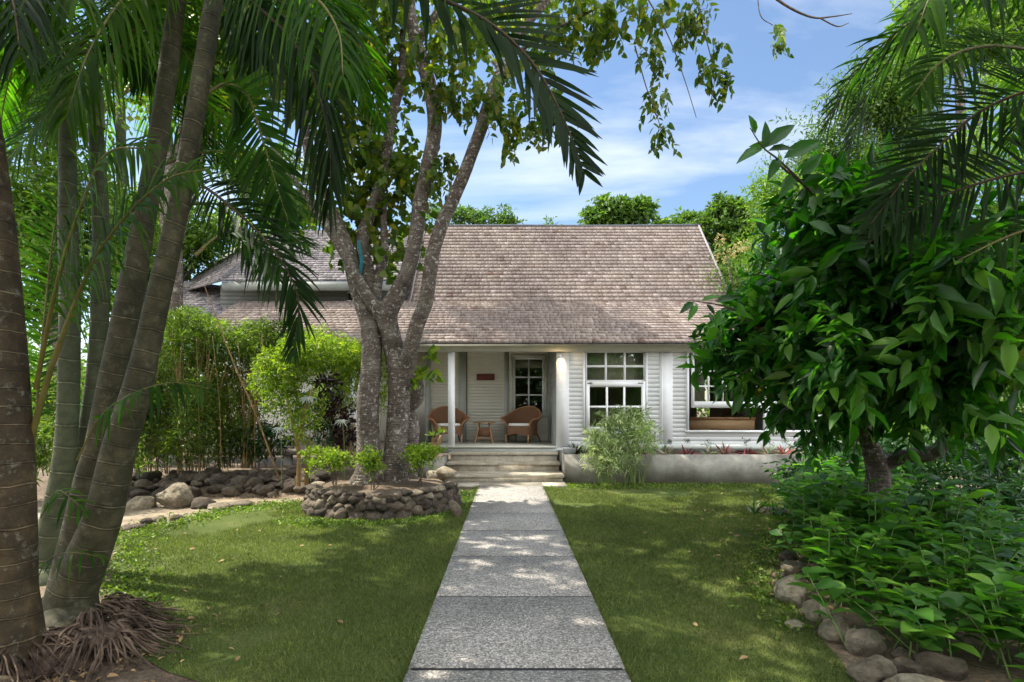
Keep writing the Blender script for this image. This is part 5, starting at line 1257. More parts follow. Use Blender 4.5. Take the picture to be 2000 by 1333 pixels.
def spray(a, b, n=11, size=.17, sag=.10, bld=None):
    a = np.asarray(a, float); b = np.asarray(b, float); t = np.linspace(.15, 1, n)[:, None]; p = a + (b - a) * t; p[:, 2] -= sag * (t[:, 0] ** 2) - sag * .4 * t[:, 0]
    dd = nrm(b - a); sd = nrm(np.cross(dd, [0, 0, 1])) ; sg = np.where(np.arange(n) % 2 == 0, 1, -1)[:, None]
    ax = dd[None] * .9 + sd[None] * sg * .9 + r.normal(0, .25, (n, 3)); ax[:, 2] -= .35
    put_leaves(mb, T_BROAD, p, ax, size * r.uniform(.65, 1.15, n), .38, jit=.5, r=r); bld.tube([a, p[n // 2], p[-1]], [.008, .006, .003], 5, 4)
spr = MB()
for (x0, y0, x1, y1, d) in [(1520, 600, 1395, 650, 5.3), (1540, 680, 1410, 745, 5.2), (1560, 560, 1450, 520, 5.0), (1580, 500, 1480, 440, 4.8), (1620, 440, 1510, 385, 4.5), (1680, 390, 1590, 300, 4.4), (1740, 400, 1690, 300, 4.5), (1580, 760, 1500, 835, 5.0), (1560, 740, 1460, 775, 5.2),
                            (1640, 800, 1590, 885, 4.9), (1700, 800, 1660, 890, 4.8), (1790, 800, 1770, 880, 4.6), (1900, 790, 1880, 880, 4.4), (1980, 780, 1960, 860, 4.2), (1520, 640, 1420, 590, 5.2), (1700, 620, 1590, 690, 4.4), (1800, 660, 1700, 750, 4.2), (1900, 620, 1800, 700, 4.0), (1750, 520, 1640, 560, 4.3), (1960, 660, 1880, 740, 3.9),
                            (1600, 430, 1545, 470, 4.6), (1850, 500, 1740, 560, 4.1), (1950, 500, 1860, 560, 3.9), (1840, 400, 1770, 340, 4.3), (1620, 820, 1560, 870, 5.0), (1690, 560, 1610, 500, 4.5)]:
    spray(P(x0, y0, d), P(x1, y1, d - .15), 12, .17, .12, spr)
o = spr.build('twigs', M['twig'], bs, smooth=True); o['kind'] = 'stuff'
# the sprig of large leaves against the sky and the sprig over the roof edge
for (x, y, dx, dy, l, d) in [(1490, 290, -60, 30, .20, 3.2), (1490, 290, 5, -60, .165, 3.2), (1492, 290, 55, -45, .24, 3.2), (1475, 262, -15, -30, .12, 3.2), (1500, 295, 60, -5, .16, 3.25), (1520, 310, -20, 35, .18, 3.3), (1530, 310, 60, -30, .26, 3.3), (1560, 345, 60, -60, .22, 3.4), (1545, 340, -25, 50, .2, 3.4), (1500, 285, -50, 5, .13, 3.3),
                             (1355, 590, -40, 30, .17, 4.4), (1362, 595, -30, 45, .17, 4.4), (1370, 588, 30, -8, .16, 4.4), (1380, 595, 20, 30, .12, 4.4), (1405, 605, -10, 35, .18, 4.4), (1398, 590, 40, -10, .2, 4.5), (1420, 625, -60, 20, .2, 4.5), (1430, 610, 50, 15, .2, 4.5), (1440, 590, 10, 45, .18, 4.5)]:
    put_leaves(mb, T_BROAD, P(x, y, d)[None], np.array([[dx, -12, -dy]], float), l, .40, up=(0, -1, .4), jit=.15, r=r)
mb.build('crown', M['leaf_big'], bs)
mb = MB(); limb(mb, [(1560, 350, 5, 3.5), (1520, 312, 4, 3.3), (1490, 288, 3.5, 3.2), (1465, 250, 2, 3.2)], 2, 6, .05)
mb.build('twig', M['twig'], bs, smooth=True)
mb = MB(); limb(mb, [(1470, 625, 5, 4.7), (1420, 600, 4, 4.5), (1355, 588, 2, 4.4)], 2, 6, .05); mb.build('twig', M['twig'], bs, smooth=True)
# aerial roots hanging at the right edge
mb = MB(); r = np.random.default_rng(3)
for k in range(16):
    x = 1985 + r.normal(0, 14); mb.tube([P(x + 10, 450, 4), P(x - 12, 560 + r.normal(0, 20), 4), P(x - 6, 700, 4), P(x + 8, 800 + r.normal(0, 60), 4)], [.004, .004, .003, .002], 5, 4)
tag(mb.build('hanging_roots', M['stem_tan'], None, smooth=True), 'thin pale tangled roots hanging at the right edge', 'roots', kind='stuff')

# ------------------------------------------------------------------ low hedge and stones, bottom right
hr = np.random.default_rng(61)
hedge_spots = [(2.55, 3.35, .30), (3.1, 3.05, .34), (2.75, 4.0, .42), (3.4, 3.75, .42), (3.05, 4.6, .48), (3.75, 4.35, .42), (3.35, 5.3, .5), (3.9, 5.1, .40), (3.75, 6.0, .55), (4.3, 5.9, .5), (4.2, 6.8, .62), (4.7, 6.7, .55), (4.75, 7.6, .6), (5.2, 8.3, .6), (4.0, 3.5, .36), (3.6, 2.75, .32), (4.3, 4.2, .36), (5.3, 7.2, .6), (2.9, 2.5, .3), (3.55, 6.9, .5), (4.1, 7.7, .55), (4.9, 5.4, .4), (5.0, 9.0, .6), (2.5, 4.75, .35), (3.0, 5.7, .45), (3.45, 4.85, .58), (3.8, 5.1, .62), (4.2, 5.0, .6), (3.6, 5.6, .62)]
HL = ['shrub', 'leafy green hedge shrub behind the border stones on the right']
for k, (x, y, h) in enumerate(hedge_spots):
    x = max(x, float(np.interp(y, [2.5, 3.5, 4.1, 5.5, 6.7, 8.0, 9.0], [2.5, 2.66, 2.70, 3.38, 4.05, 4.95, 5.6])))
    t = thing('hedge_shrub', (x, y, 0), HL[1], 'shrub', 'low hedge shrubs on the right')
    mb = MB(); mb2 = MB(); n = 16
    for j in range(n):
        bx, by = x + hr.normal(0, .16), y + hr.normal(0, .16); hh = h * hr.uniform(.8, 1.45); lx, ly = hr.normal(0, .14), hr.normal(0, .12)
        top = np.array([bx + lx * 1.3, by + ly * 1.3, hh]); p0 = np.array([bx, by, 0]); mid = (p0 + top) / 2 + [lx * .1, 0, .03]
        mb2.tube([p0, mid, top], [.006, .005, .003], 5, 2)
        m = 10; ts = np.linspace(.35, 1.0, m); pos = p0 * (1 - ts[:, None]) ** 2 + 2 * mid * (ts * (1 - ts))[:, None] + top * (ts ** 2)[:, None]
        ang = np.arange(m) * 2.4 + hr.uniform(0, 6); ax = np.c_[np.cos(ang), np.sin(ang), hr.uniform(0.0, .6, m)]
        put_leaves(mb, T_BROAD, pos, ax, hr.uniform(.12, .205, m), .60, jit=.25, r=hr)
    mb.build('leaves', M['leaf_hedge'], t); o = mb2.build('stems', M['stem_green'], t, smooth=True); o['kind'] = 'stuff'
EDGE = [(1520, 1000, 30, 9, 'rock_pale', 'long flat pale stone lying at the lawn edge below the planter'), (1545, 1092, 20, 13, 'rock', 'small grey stone furthest back in the border row'), (1557, 1112, 24, 17, 'rock_pale', 'rounded stone second from the back of the border row'),
        (1550, 1160, 27, 32, 'rock_pale', 'tall tan stone standing in the bend of the border row'), (1603, 1196, 27, 26, 'rock_pale', 'squat tan stone just below the tall one in the border'), (1645, 1238, 34, 28, 'rock_pale', 'broad sandy stone beside the white marked border stone'),
        (1697, 1262, 36, 32, 'rock_pale', 'smooth pale border stone with a white mark on top'), (1716, 1318, 46, 30, 'rock_pale', 'large rounded border stone at the bottom edge right of the lawn'), (1782, 1312, 27, 22, 'rock', 'small mossy border stone between the two large bottom ones'),
        (1843, 1305, 50, 26, 'rock', 'wide dark brown stone at the bottom among the hedge stems'), (1800, 1352, 60, 24, 'rock_pale', 'pale stone cut off by the bottom edge of the photo'), (1775, 1285, 24, 12, 'rock', 'half buried flat stone behind the small mossy one'),
        (1535, 1128, 10, 9, 'rock_dark', 'fist sized dark stone on the lawn side of the border row'), (1560, 1225, 20, 9, 'rock_pale', 'low sandy stone sunk in the bare soil beside the border')]
for k, (x, y, rx, ry, mt, lab) in enumerate(EDGE):
    g = G(x, y + ry * .6); s = g[1] / F; mb = MB(); rock(mb, (0, 0, 0), (rx * s * .9, max(rx * .75, ry) * s * .85, ry * s * .95), 300 + k, tmpl=ICO3, planes=10)
    o = mb.build('border_stone', M[mt], None, smooth=True); o.location = (g[0], g[1] + .04, ry * s * .55); tag(o, lab, 'stone', 'border stones along the right lawn edge')
# strappy dark undergrowth
mb = MB(); r = np.random.default_rng(71)
for k in range(60):
    c = np.array([r.uniform(3.6, 6.5), r.uniform(4.2, 7.6), 0]); n = 16; ax = np.c_[r.normal(0, .8, n), r.normal(0, .8, n), r.uniform(.4, 1.4, n)]
    put_leaves(mb, T_LANCE, np.repeat(c[None], n, 0), ax, r.uniform(.2, .42, n), .06, r=r)
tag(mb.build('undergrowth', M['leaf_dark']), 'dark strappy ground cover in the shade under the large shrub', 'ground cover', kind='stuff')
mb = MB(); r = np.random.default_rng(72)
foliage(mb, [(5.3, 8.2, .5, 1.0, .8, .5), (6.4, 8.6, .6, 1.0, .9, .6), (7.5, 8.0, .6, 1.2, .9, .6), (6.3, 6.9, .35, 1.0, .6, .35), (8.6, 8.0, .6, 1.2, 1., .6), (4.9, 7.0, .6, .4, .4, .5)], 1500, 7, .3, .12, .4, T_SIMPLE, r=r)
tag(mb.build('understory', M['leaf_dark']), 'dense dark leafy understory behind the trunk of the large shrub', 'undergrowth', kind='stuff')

# ------------------------------------------------------------------ planter plants and bamboo by the steps
BR_ = [(1258, 'brom_red', 'red bromeliad half hidden behind the pale bamboo'), (1300, 'brom_green', 'cream striped bromeliad just right of the pale bamboo'), (1341, 'brom_red', 'bright red bromeliad under the joint of the window walls'), (1385, 'brom_green', 'broad cream and red bromeliad under the left jamb of the open window'),
       (1416, 'brom_red', 'small dark red bromeliad right of the broad cream one'), (1457, 'brom_red', 'spiky red bromeliad under the middle of the open window'), (1500, 'brom_green', 'cream leaved bromeliad below the window mullion'), (1531, 'brom_red', 'bromeliad with a scarlet centre right of the mullion'), (1572, 'brom_green', 'pale red bromeliad last before the dark shrub')]
for k, (px, mt, lab) in enumerate(BR_):
    c = P(px, 884, 10.98); c[2] = .54; r = np.random.default_rng(400 + k); t = thing('bromeliad', c, lab, 'bromeliad', 'bromeliads in the planter')
    n = 30; ax = np.c_[r.normal(0, 1, n), r.normal(0, .6, n), r.uniform(.25, 1.3, n)]; mb = MB()
    put_leaves(mb, T_LANCE, np.repeat(c[None], n, 0) + r.normal(0, .015, (n, 3)), ax, r.uniform(.2, .34, n), .13, r=r); mb.build('leaves', M[mt], t)
    if k not in (4,):
        mb = MB(); n = 9; q = c + [r.normal(.05, .05), .1, 0]; foliage(mb, [(q[0], q[1], q[2] + .26, .05, .04, .10)], 7, 6, .1, .05, .35, T_SIMPLE, outw=.2, droop=1.2, r=r); mb.build('back_sprig', M['leaf_dark'], t)
pt = thing('pot', P(1112, 884, 10.95), 'grey round pot at the corner of the planter by the steps', 'pot')
c = P(1112, 880, 10.95); c[2] = .545
mb = MB(); mb.tube([c, c + [0, 0, .08], c + [0, 0, .17], c + [0, 0, .19]], [.09, .14, .15, .145], 24, 1); mb.build('body', M['pot'], pt, smooth=True)
t = thing('potted_plant', c + [.12, 0, .19], 'dark leaved plant growing beside the grey round pot', 'plant'); mb = MB(); r = np.random.default_rng(5); n = 30
ax = np.c_[r.normal(0, .8, n), r.normal(0, .6, n), r.uniform(.4, 1.4, n)]; put_leaves(mb, T_LANCE, np.repeat((c + [.16, 0, .03])[None], n, 0), ax, r.uniform(.18, .34, n), .13, r=r); mb.build('leaves', M['leaf_maroon'], t)
mb = MB(); n = 18; ax = np.c_[r.normal(0, .8, n), r.normal(0, .6, n), r.uniform(.4, 1.4, n)]; put_leaves(mb, T_LANCE, np.repeat((c + [.1, .03, .03])[None], n, 0), ax, r.uniform(.2, .34, n), .12, r=r); mb.build('leaves', M['leaf_dark'], t)

def bamboo(name, canes, blobs, T, mt, label, cat='bamboo', size=.10, width=.14, cm='stem_tan', K=7, tl=.2, seed=0, group=None, loc=None, cr_=.008, ldroop=.3):
    t = thing(name, loc, label, cat, group); r = np.random.default_rng(seed + 700)
    mb = MB()
    for (x0, y0, x1, y1, d) in canes:
        mb.tube([P(x0, y0, d), P((x0 * .6 + x1 * .4) + r.normal(0, 2), y0 * .5 + y1 * .5, d), P(x1, y1, d)], [cr_, cr_ * .9, cr_ * .4], 6, 3)
    o = mb.build('canes', M[cm], t, smooth=True); o['kind'] = 'stuff'
    mb = MB(); foliage(mb, blobs, T, K, tl, size, width, T_SIMPLE, outw=.7, droop=.1, ldroop=ldroop, r=r); mb.build('foliage', M[mt], t)
    return t
r = np.random.default_rng(80)
can = [(1186 + r.normal(0, 12), 944, 1175 + r.normal(0, 32), 815 + r.uniform(0, 60), 10.2) for _ in range(26)] + [(1238 + r.normal(0, 10), 944, 1240 + r.normal(0, 26), 810 + r.uniform(0, 60), 10.2) for _ in range(20)]
bamboo('variegated_bamboo', can, [Bl(1175, 860, 28, 30, 10.15, .25), Bl(1222, 830, 34, 26, 10.2, .25), Bl(1252, 850, 26, 32, 10.2, .25), Bl(1205, 885, 45, 22, 10.1, .25), Bl(1165, 900, 20, 14, 10.1, .15), Bl(1195, 815, 20, 12, 10.2, .15), Bl(1258, 815, 16, 14, 10.2, .15)],
       560, 'leaf_varieg', 'pale variegated bamboo clump in front of the planter by the steps', loc=G(1210, 944), size=.13, width=.13, cm='stem_green', cr_=.006)

# left hedge: bamboos and bushes between the palms and the deck
r = np.random.default_rng(81)
def canes(x0, x1, yb, yt, d, n, lean=25): return [(r.uniform(x0, x1), yb, 0, 0, d) for _ in range(n)]
def mkc(x0, x1, yb, y1, d, n, lean=22, spread=20):
    q = []
    for _ in range(n):
        x = r.uniform(x0, x1); q.append((x, yb, x + r.normal(0, lean), r.uniform(y1, y1 + 80), d + r.normal(0, .2)))
    return q
bamboo('bamboo_clump', mkc(270, 400, 925, 640, 9.8, 55), [Bl(330, 690, 65, 55, 10, .6), Bl(380, 660, 55, 45, 10, .5), Bl(310, 760, 50, 35, 10, .5), Bl(300, 860, 40, 45, 9.6, .4, .10), Bl(370, 850, 40, 50, 9.6, .4, .12), Bl(300, 800, 40, 40, 9.8, .4, .12), Bl(390, 780, 30, 50, 9.8, .4, .12), Bl(360, 625, 40, 18, 10, .4, .08)], 2100, 'leaf_bamboo', 'bamboo clump with orange canes directly right of the leaning palm trunks', loc=P(335, 925, 9.8), size=.11, width=.15, seed=1)
bamboo('bamboo_clump', mkc(395, 520, 915, 650, 10.4, 50), [Bl(440, 690, 60, 55, 10.6, .6), Bl(495, 670, 45, 40, 10.6, .5), Bl(450, 780, 60, 50, 10.6, .5), Bl(540, 650, 40, 30, 10.8, .4), Bl(480, 850, 60, 35, 10.3, .4), Bl(430, 870, 40, 30, 10.2, .4)], 2000, 'leaf_bamboo', 'darker bamboo clump in front of the wooden deck', loc=P(455, 915, 10.4), size=.11, width=.15, seed=2)
bamboo('yellow_leaf_bush', [(583, 950, 582, 830, 9.0), (598, 948, 604, 850, 9.1), (583, 880, 560, 780, 9.0), (583, 860, 610, 760, 9.0)], [Bl(560, 720, 50, 45, 9.2, .5), Bl(600, 690, 50, 35, 9.3, .5), Bl(555, 780, 45, 28, 9.1, .4), Bl(590, 820, 35, 20, 9.0, .35), Bl(585, 850, 26, 14, 9.0, .3), Bl(520, 740, 25, 35, 9.2, .3)], 1150, 'leaf_bright', 'lime yellow bush on a slim tan trunk left of the grey tree', 'bush', .085, .34, 'stem_tan', 6, .14, 3, None, G(583, 950), .04, .1)
bamboo('green_bush', mkc(640, 705, 905, 760, 9.9, 14, 10), [Bl(660, 700, 50, 45, 10, .5), Bl(690, 750, 35, 50, 10, .5), Bl(640, 780, 30, 40, 10, .4), Bl(690, 690, 26, 26, 10, .3), Bl(620, 665, 40, 22, 10.2, .4)], 1300, 'leaf_bright', 'bright green bush touching the left side of the grey trunk', 'bush', .085, .24, 'stem_tan', 6, .14, 4, None, P(670, 905, 9.9), .01)
bamboo('green_bush', mkc(735, 765, 900, 800, 10.4, 6, 6), [Bl(752, 720, 14, 30, 10.4, .2), Bl(750, 770, 12, 40, 10.4, .2)], 120, 'leaf_bright', 'narrow strip of bright leaves seen between the two grey trunks', 'bush', .085, .3, 'stem_tan', 6, .14, 14, None, P(750, 900, 10.4), .01)
bamboo('maroon_shrub', [(668, 900, 668, 800, 9.3), (680, 900, 690, 830, 9.3)], [Bl(665, 800, 18, 30, 9.3, .2), Bl(672, 845, 16, 18, 9.3, .2), Bl(640, 750, 14, 14, 9.3, .2)], 85, 'leaf_maroon', 'dark maroon leaved shrub left of the trunks', 'shrub', .13, .4, 'twig', 5, .14, 5, None, P(668, 905, 9.3), .01)
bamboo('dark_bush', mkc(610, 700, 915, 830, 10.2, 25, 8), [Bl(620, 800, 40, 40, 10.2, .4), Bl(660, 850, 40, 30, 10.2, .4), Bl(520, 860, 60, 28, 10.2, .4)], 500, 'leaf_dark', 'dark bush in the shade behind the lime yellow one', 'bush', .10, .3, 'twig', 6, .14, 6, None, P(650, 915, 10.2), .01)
# one long dry cane crossing in front
mb = MB(); mb.tube([P(400, 560, 8.8), P(430, 640, 8.8), P(465, 730, 8.8), P(500, 810, 8.8), P(545, 935, 8.8)], [.006, .010, .013, .014, .015], 7, 4); tag(mb.build('dry_cane', M['stem_tan'], None, smooth=True), 'long dry tan cane leaning across the bamboo', 'cane')
# lady palms
for k, (x, y, d, lab) in enumerate([(602, 775, 8.9, 'silvery star shaped palm leaf in front of the lime yellow bush'), (668, 820, 8.9, 'silvery star shaped palm leaf close to the left grey trunk'), (545, 835, 8.8, 'silvery palm leaf low by the slim tan trunk')]):
    t = thing('lady_palm', P(x, 940, d), lab, 'palm', 'silvery lady palms'); n = 8; a = np.linspace(-2.9, -.2, n); ax = np.c_[np.cos(a), -.3 * np.ones(n), np.sin(a) * .8]
    mb = MB(); put_leaves(mb, T_LANCE, np.repeat(P(x, y, d)[None], n, 0), ax, rng.uniform(.12, .20, n), .13, up=(0, -1, .5), jit=.1); mb.build('leaf', M['leaf_silver'], t)
    mb = MB(); mb.tube([P(x + 5, 940, d + .1), P(x + 4, 860, d + .05), P(x, y, d)], [.008, .007, .005], 6, 3); mb.build('stem', M['stem_green'], t)
# low undergrowth left, behind palms
bamboo('leafy_bush', mkc(60, 250, 930, 800, 8.0, 14, 10), [Bl(90, 860, 70, 45, 7.6, .6), Bl(200, 880, 60, 40, 8, .5), Bl(110, 780, 70, 40, 8.6, .5), Bl(230, 780, 60, 60, 9.4, .5), Bl(40, 800, 50, 60, 8.6, .5)], 1100, 'leaf_bamboo', 'mid green bush seen between the palm trunks', 'bush', .14, .2, 'stem_green', 7, .25, 7, None, P(150, 930, 8.0), .01)

# rocks on the left
rr_ = random.Random(12)
big = G(338, 992); mb = MB(); rock(mb, (0, 0, 0), (.25, .22, .22), 611, tmpl=ICO3, planes=10); o = mb.build('boulder', M['rock_pale'], None, smooth=True); o.location = (big[0], big[1] + .1, .17); tag(o, 'large round tan boulder on the sandy track', 'boulder')
low = thing('rubble_wall', P(430, 935, 9.2), 'low dark rubble stone wall holding the bamboo bed', 'wall')
for k in range(99):
    px = 250 + (k % 33) * 11 + rr_.uniform(-4, 4); lay = k // 33
    d = 9.35 - .25 * (px - 255) / 350 + lay * .12 + rr_.uniform(-.05, .05)
    x = (px - CX) / F * d; w = rr_.uniform(.06, .19)
    mb = MB(); rock(mb, (0, 0, 0), (w, w, w * rr_.uniform(.55, .8)), 640 + k, planes=10); o = mb.build('stone', M['rock_dark'] if rr_.random() < .6 else M['rock'], None, smooth=True)
    tt = rr_.random(); d = 9.02 + (-x - 3.6) * .03 + tt * .75; o.location = (x, d, .03 + tt * .30); o.rotation_euler[2] = rr_.uniform(0, 6); o.parent = low; o.matrix_parent_inverse = low.matrix_basis.inverted()
for k, (x, y, rx, ry, mt, lab) in enumerate([(275, 985, 28, 14, 'rock_pale', 'low pale stone left of the large boulder'), (370, 965, 20, 16, 'rock_dark', 'dark stone touching the right of the large boulder'), (395, 985, 24, 12, 'rock', 'flat grey stone right of the large boulder'), (262, 1030, 26, 6, 'rock', 'thin flat stone at the lawn edge nearest the palms'),
        (285, 1022, 12, 9, 'rock_dark', 'small dark stone beside the thin flat one on the lawn edge'), (345, 1012, 14, 6, 'rock', 'flat stone on the track below the large boulder'), (430, 990, 22, 7, 'rock_pale', 'pale flat stone where the track meets the lawn'), (470, 985, 24, 6, 'rock_pale', 'sandy flat stone nearest the stone ring bed'), (305, 1015, 20, 5, 'rock', 'sunken flat stone between the track and the lawn'),
        (870, 925, 16, 10, 'rock_pale', 'pale rough stone against the side of the lowest step'), (845, 930, 12, 8, 'rock_pale', 'small pale stone left of the lowest step')]):
    g = G(x, y + ry * .6); s = g[1] / F; mb = MB(); rock(mb, (0, 0, 0), (rx * s, rx * s * .7, ry * 1.1 * s), 760 + k, planes=10)
    if x > 800: g = P(x, y, 9.4)
    o = mb.build('garden_stone', M[mt], None, smooth=True); o.location = (g[0], g[1], ry * s * .5 if x < 800 else g[2]); tag(o, lab, 'stone', 'loose stones left of the lawn' if x < 800 else 'loose stones by the steps')
kb = MB(); a = G(60, 1035); b_ = G(215, 1010); kb.box((-6.8, 6.75, 0), (-5.35, 6.95, .16)); tag(kb.build('path_kerb', M['step']), 'low pale kerb glimpsed between the palm trunks', 'kerb')
# raised soil behind the rubble wall
mb = MB(); mb.quad((-9, 9.25, -.01), (-3.6, 9.0, -.01), (-3.2, 9.9, .30), (-9, 10.1, .30)); mb.quad((-3.6, 9.0, -.01), (-2.2, 9.3, -.01), (-2.2, 9.9, .25), (-3.2, 9.9, .30)); mb.quad((-9, 10.1, .30), (-3.2, 9.9, .30), (-2.2, 9.9, .25), (-2.2, 11.9, .25), (-9, 11.9, .25)); tag(mb.build('planting_bed', M['soil']), kind='structure')

# ------------------------------------------------------------------ background trees
def bgtree(px, d, blobs, T, mt, label, size=.22, width=.45, K=7, tl=.6, seed=0, trunk=True, name='background_tree', base=None):
    rg = np.random.default_rng(seed + 77); bb = []
    for b in blobs:
        for _ in range(5): bb.append((b[0] + rg.normal(0, b[2] * .55), b[1] + rg.normal(0, b[3] * .5), b[2] * rg.uniform(.25, .55), b[3] * rg.uniform(.25, .55)))
    bl = [Bl(*b, d) for b in blobs]; bl2 = [Bl(*b, d) for b in bb]; x = (px - CX) / F * d; t = thing(name, (x, d, 0), label, 'tree', 'trees behind and around the cottage')
    r = np.random.default_rng(seed + 1500)
    cz = sum(b[2] for b in bl) / len(bl)
    if trunk:
        mb = MB(); mb.tube([(x, d, 0), (x + .15, d, cz * .5), (x - .1, d, cz * .9)], [.22, .17, .09], 10, 4, .1, seed); mb.build('trunk', M['bark'], t, smooth=True)
        for b in bl:
            mb = MB(); mb.tube([(x, d, cz * .45), ((x + b[0]) / 2, (d + b[1]) / 2, (cz * .6 + b[2]) / 2), (b[0], b[1], b[2])], [.09, .06, .02], 7, 3, .1, seed); mb.build('limb', M['bark'], t, smooth=True)
    mb = MB(); foliage(mb, bl2, T, K, tl, size, width, T_SIMPLE, outw=.9, droop=.1, ldroop=.15, shell=2.6, r=r); mb.build('crown', M[mt], t)
    return t
bgtree(1195, 27, [(1195, 412, 40, 22), (1165, 425, 30, 14), (1235, 422, 26, 16), (1200, 400, 22, 14)], 620, 'leaf_far', 'rounded dark tree standing above the middle of the roof ridge', .30, .5, seed=1)
bgtree(1400, 25, [(1400, 410, 34, 26), (1440, 405, 26, 22), (1375, 440, 30, 22), (1430, 460, 40, 40), (1395, 490, 26, 40), (1440, 540, 40, 40)], 1150, 'leaf_far', 'dark green tree rising past the right end of the roof ridge', .26, .5, seed=2)
bgtree(1345, 29, [(1345, 432, 22, 14), (1315, 440, 18, 8), (1290, 438, 16, 7)], 180, 'leaf_far', 'low tree tops just left of the right end of the ridge', .26, .5, seed=3)
bgtree(960, 29, [(985, 430, 18, 14), (945, 432, 20, 14), (1005, 436, 12, 10), (900, 428, 24, 18), (862, 418, 16, 18), (1068, 440, 14, 6)], 420, 'leaf_far', 'feathery tree tops above the left part of the ridge', .24, .4, seed=4)
bgtree(1690, 17, [(1640, 200, 50, 45), (1590, 270, 50, 40), (1560, 340, 50, 35), (1690, 190, 60, 60), (1730, 140, 50, 40), (1640, 280, 50, 40), (1720, 290, 80, 80), (1600, 330, 40, 35), (1770, 220, 80, 80)], 3000, 'leaf_far', 'tall small leaved tree at the upper right behind the palm fronds', .17, .30, seed=5)
bgtree(1560, 15, [(1540, 380, 50, 40), (1500, 430, 50, 36), (1560, 400, 60, 50), (1520, 480, 60, 60), (1600, 480, 80, 70), (1490, 560, 50, 60), (1560, 600, 80, 60)], 2700, 'leaf_far_b', 'light green feathery tree right of the roof gable', .15, .3, seed=6)
bgtree(1800, 18, [(1830, 380, 110, 110), (1930, 300, 100, 120), (1750, 480, 110, 90), (1900, 520, 120, 110), (1980, 430, 60, 150)], 2600, 'leaf_far_b', 'broad bright green tree behind the large dark shrub', .20, .4, seed=7)
bgtree(1880, 20, [(1860, 60, 110, 80), (1960, 120, 80, 110), (1790, 20, 60, 50), (1960, -20, 100, 60)], 2000, 'leaf_far_b', 'yellow green tree top in the far top right corner', .22, .5, seed=8)
t = bgtree(1450, 14.2, [(1440, 530, 26, 26), (1425, 580, 22, 30), (1460, 600, 40, 50), (1420, 500, 12, 18)], 480, 'leaf_far', 'small flowering tree beside the right gable of the roof', .12, .35, seed=9)
mb = MB(); foliage(mb, [Bl(1410, 500, 8, 14, 14), Bl(1405, 470, 8, 10, 14.2), Bl(1430, 492, 9, 9, 14), Bl(1450, 480, 14, 8, 14)], 90, 6, .1, .05, .5, T_SIMPLE, r=rng); mb.build('blossom', M['flower'], t)
bgtree(110, 14, [(90, 260, 90, 90), (40, 150, 80, 90), (170, 380, 90, 70), (60, 420, 90, 80), (160, 520, 90, 80), (40, 560, 70, 90)], 2400, 'leaf_far_b', 'bright leafy tree behind the palm trunks at the far left', .20, .4, seed=10)
bgtree(300, 17, [(260, 420, 90, 60), (330, 500, 70, 60), (250, 560, 80, 60), (400, 470, 60, 50), (330, 400, 60, 30), (430, 450, 50, 30)], 2100, 'leaf_far_b', 'bright leafy tree behind the wing roof on the left', .20, .35, seed=11)
ttall = bgtree(330, 12.5, [(320, 120, 70, 60), (290, 180, 40, 30), (420, 130, 70, 60), (380, 60, 90, 50), (450, 200, 50, 50), (330, 20, 80, 40)], 900, 'leaf_tree', 'yellowing round leaved tree above the palms at the upper left', .17, .8, seed=12)
mb = MB(); r = np.random.default_rng(97); foliage(mb, [(-4.9, 14.4, 14.4, 1.5, 1.2, .9), (-6.0, 14.2, 14.0, 1.0, 1.0, .8), (-3.9, 14.5, 14.1, .9, .9, .7), (-5.0, 13.4, 14.8, 1.2, .9, .7)], 620, 8, .5, .2, .8, T_SIMPLE, r=r); mb.build('crown', M['leaf_tree'], ttall)
mb = MB(); mb.tube([(-8.3, 12.5, 7), (-7.6, 13.2, 10.5), (-5.4, 14.2, 14)], [.16, .12, .05], 9, 4, .1); mb.build('limb', M['bark'], ttall, smooth=True)
bgtree(470, 21, [(480, 330, 70, 40), (540, 390, 60, 40), (430, 270, 40, 30), (560, 440, 60, 26)], 700, 'leaf_far', 'distant tree seen through the fronds left of the grey limbs', .25, .5, seed=13)
bgtree(1750, 13, [(1700, 870, 80, 60), (1830, 850, 70, 40), (1930, 900, 100, 40), (1800, 930, 120, 40), (1640, 900, 60, 50)], 2000, 'leaf_far_b', 'sunlit low tree seen under the boughs of the large dark shrub', .16, .4, seed=14, trunk=False)
# coconut palm far behind
cp = thing('coconut_palm', ((250 - CX) / F * 15, 15, 0), 'pale distant coconut palm seen between the palm trunks', 'palm tree')
cc = P(235, 190, 15); mb = MB(); mb.tube([(cc[0] + .3, 15, 0), (cc[0] + .1, 15, 5), cc], [.2, .15, .12], 12, 6, .04); mb.build('trunk', M['palm3'], cp, smooth=True)
for k in range(11):
    a = 2 * math.pi * k / 11; dv = np.array([math.cos(a), math.sin(a) * .8, 0]); l = 2.6
    frond([cc, cc + dv * l * .35 + [0, 0, .9], cc + dv * l * .7 + [0, 0, .5], cc + dv * l * .9 + [0, 0, -.5], cc + dv * l + [0, 0, -1.5]], n=36, L=.8, droop=.8, w=.05, parent=cp, seed=800 + k, rr=.03, mats=M['frond_y'])
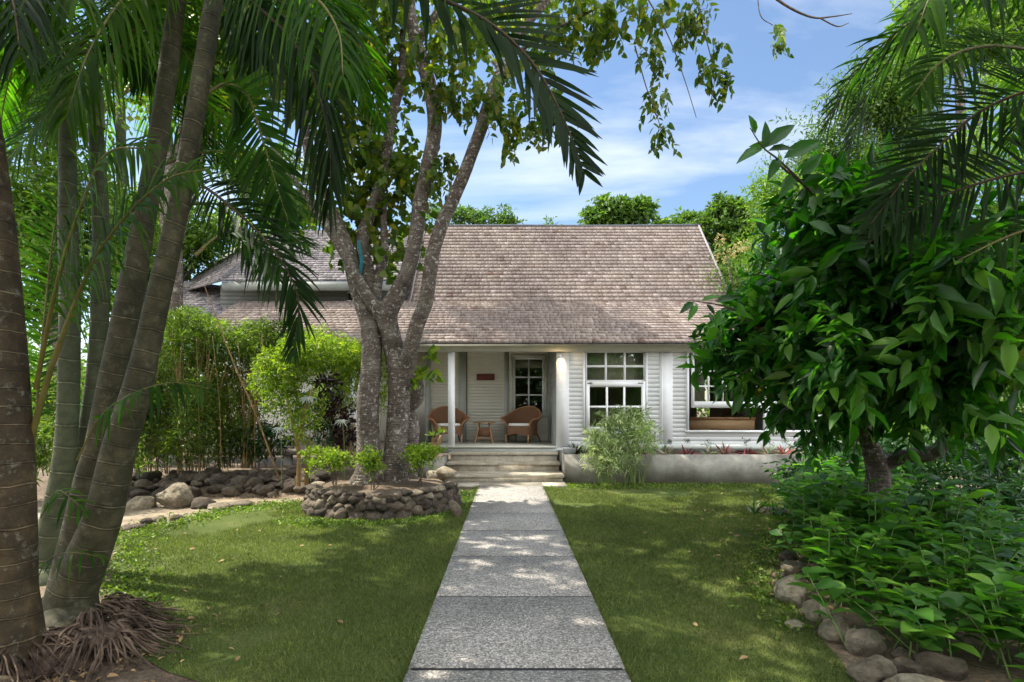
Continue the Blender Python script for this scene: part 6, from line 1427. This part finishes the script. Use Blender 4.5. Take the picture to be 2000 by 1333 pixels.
# far woodland, trees mirrored in the window glass, unseen crowns added for shade
mb = MB(); r = np.random.default_rng(91)
bl = [(x, 34 + r.uniform(-3, 3), r.uniform(1.5, 4.5), 4, 2.5, 3.2) for x in np.arange(-48, -13, 4)] + [(x, 30 + r.uniform(-3, 3), r.uniform(1.5, 5.5), 4, 2.5, 3.4) for x in np.arange(13, 48, 4)] + [(x, 22, 2, 2.5, 2, 2.5) for x in (-30, -26, -22, -18, -15, 12, 15, 19, 23)]
foliage(mb, bl, 6500, 6, 1.0, .38, .5, T_SIMPLE, r=r); tag(mb.build('woodland', M['leaf_far']), 'far belt of green trees beyond the garden', 'woodland', kind='stuff')
mb = MB(); bl = [(x, -9 + r.uniform(-1, 1), z, 2.2, 1.5, 1.8) for x in np.arange(-30, 32, 6) for z in (2.0, 6.0)]
bl = [(b[0], -30 + b[1] + 9, b[2], 4.5, 2.5, 3.0) for b in bl]
foliage(mb, bl, 6500, 6, 1.6, .8, .5, T_SIMPLE, r=r); bl = [(-6, -2.5, 6.5, 1.8, 1.6, 1.2), (-3, -3.5, 7.2, 1.8, 1.6, 1.2), (0, -4, 7.6, 1.8, 1.5, 1.1), (3, -3.5, 7.2, 1.8, 1.6, 1.2), (6, -2.5, 6.5, 1.8, 1.6, 1.4), (6.5, 1.5, 6.5, 1.8, 1.6, 1.2), (4.5, -.5, 7.0, 1.6, 1.4, 1), (-6.5, 1, 6.5, 1.6, 1.4, 1.2), (-4.2, -1, 7, 1.6, 1.4, 1), (-8, -3, 3.0, 2, 1.6, 2.5), (8, -3, 3.0, 2, 1.6, 2.5), (-9, 1.5, 3, 1.6, 1.6, 2.5), (-4, -5.5, 3, 1.8, 1.2, 2), (4, -5.5, 3, 1.8, 1.2, 2)]
foliage(mb, bl, 2600, 7, .6, .26, .5, T_SIMPLE, r=r)  # unseen crowns added around the camera to darken the foreground
tag(mb.build('garden_and_shade_trees', M['leaf_dark']), 'band of dark garden trees mirrored in the cottage windows, with added overhead crowns shading the foreground', 'trees', kind='stuff')
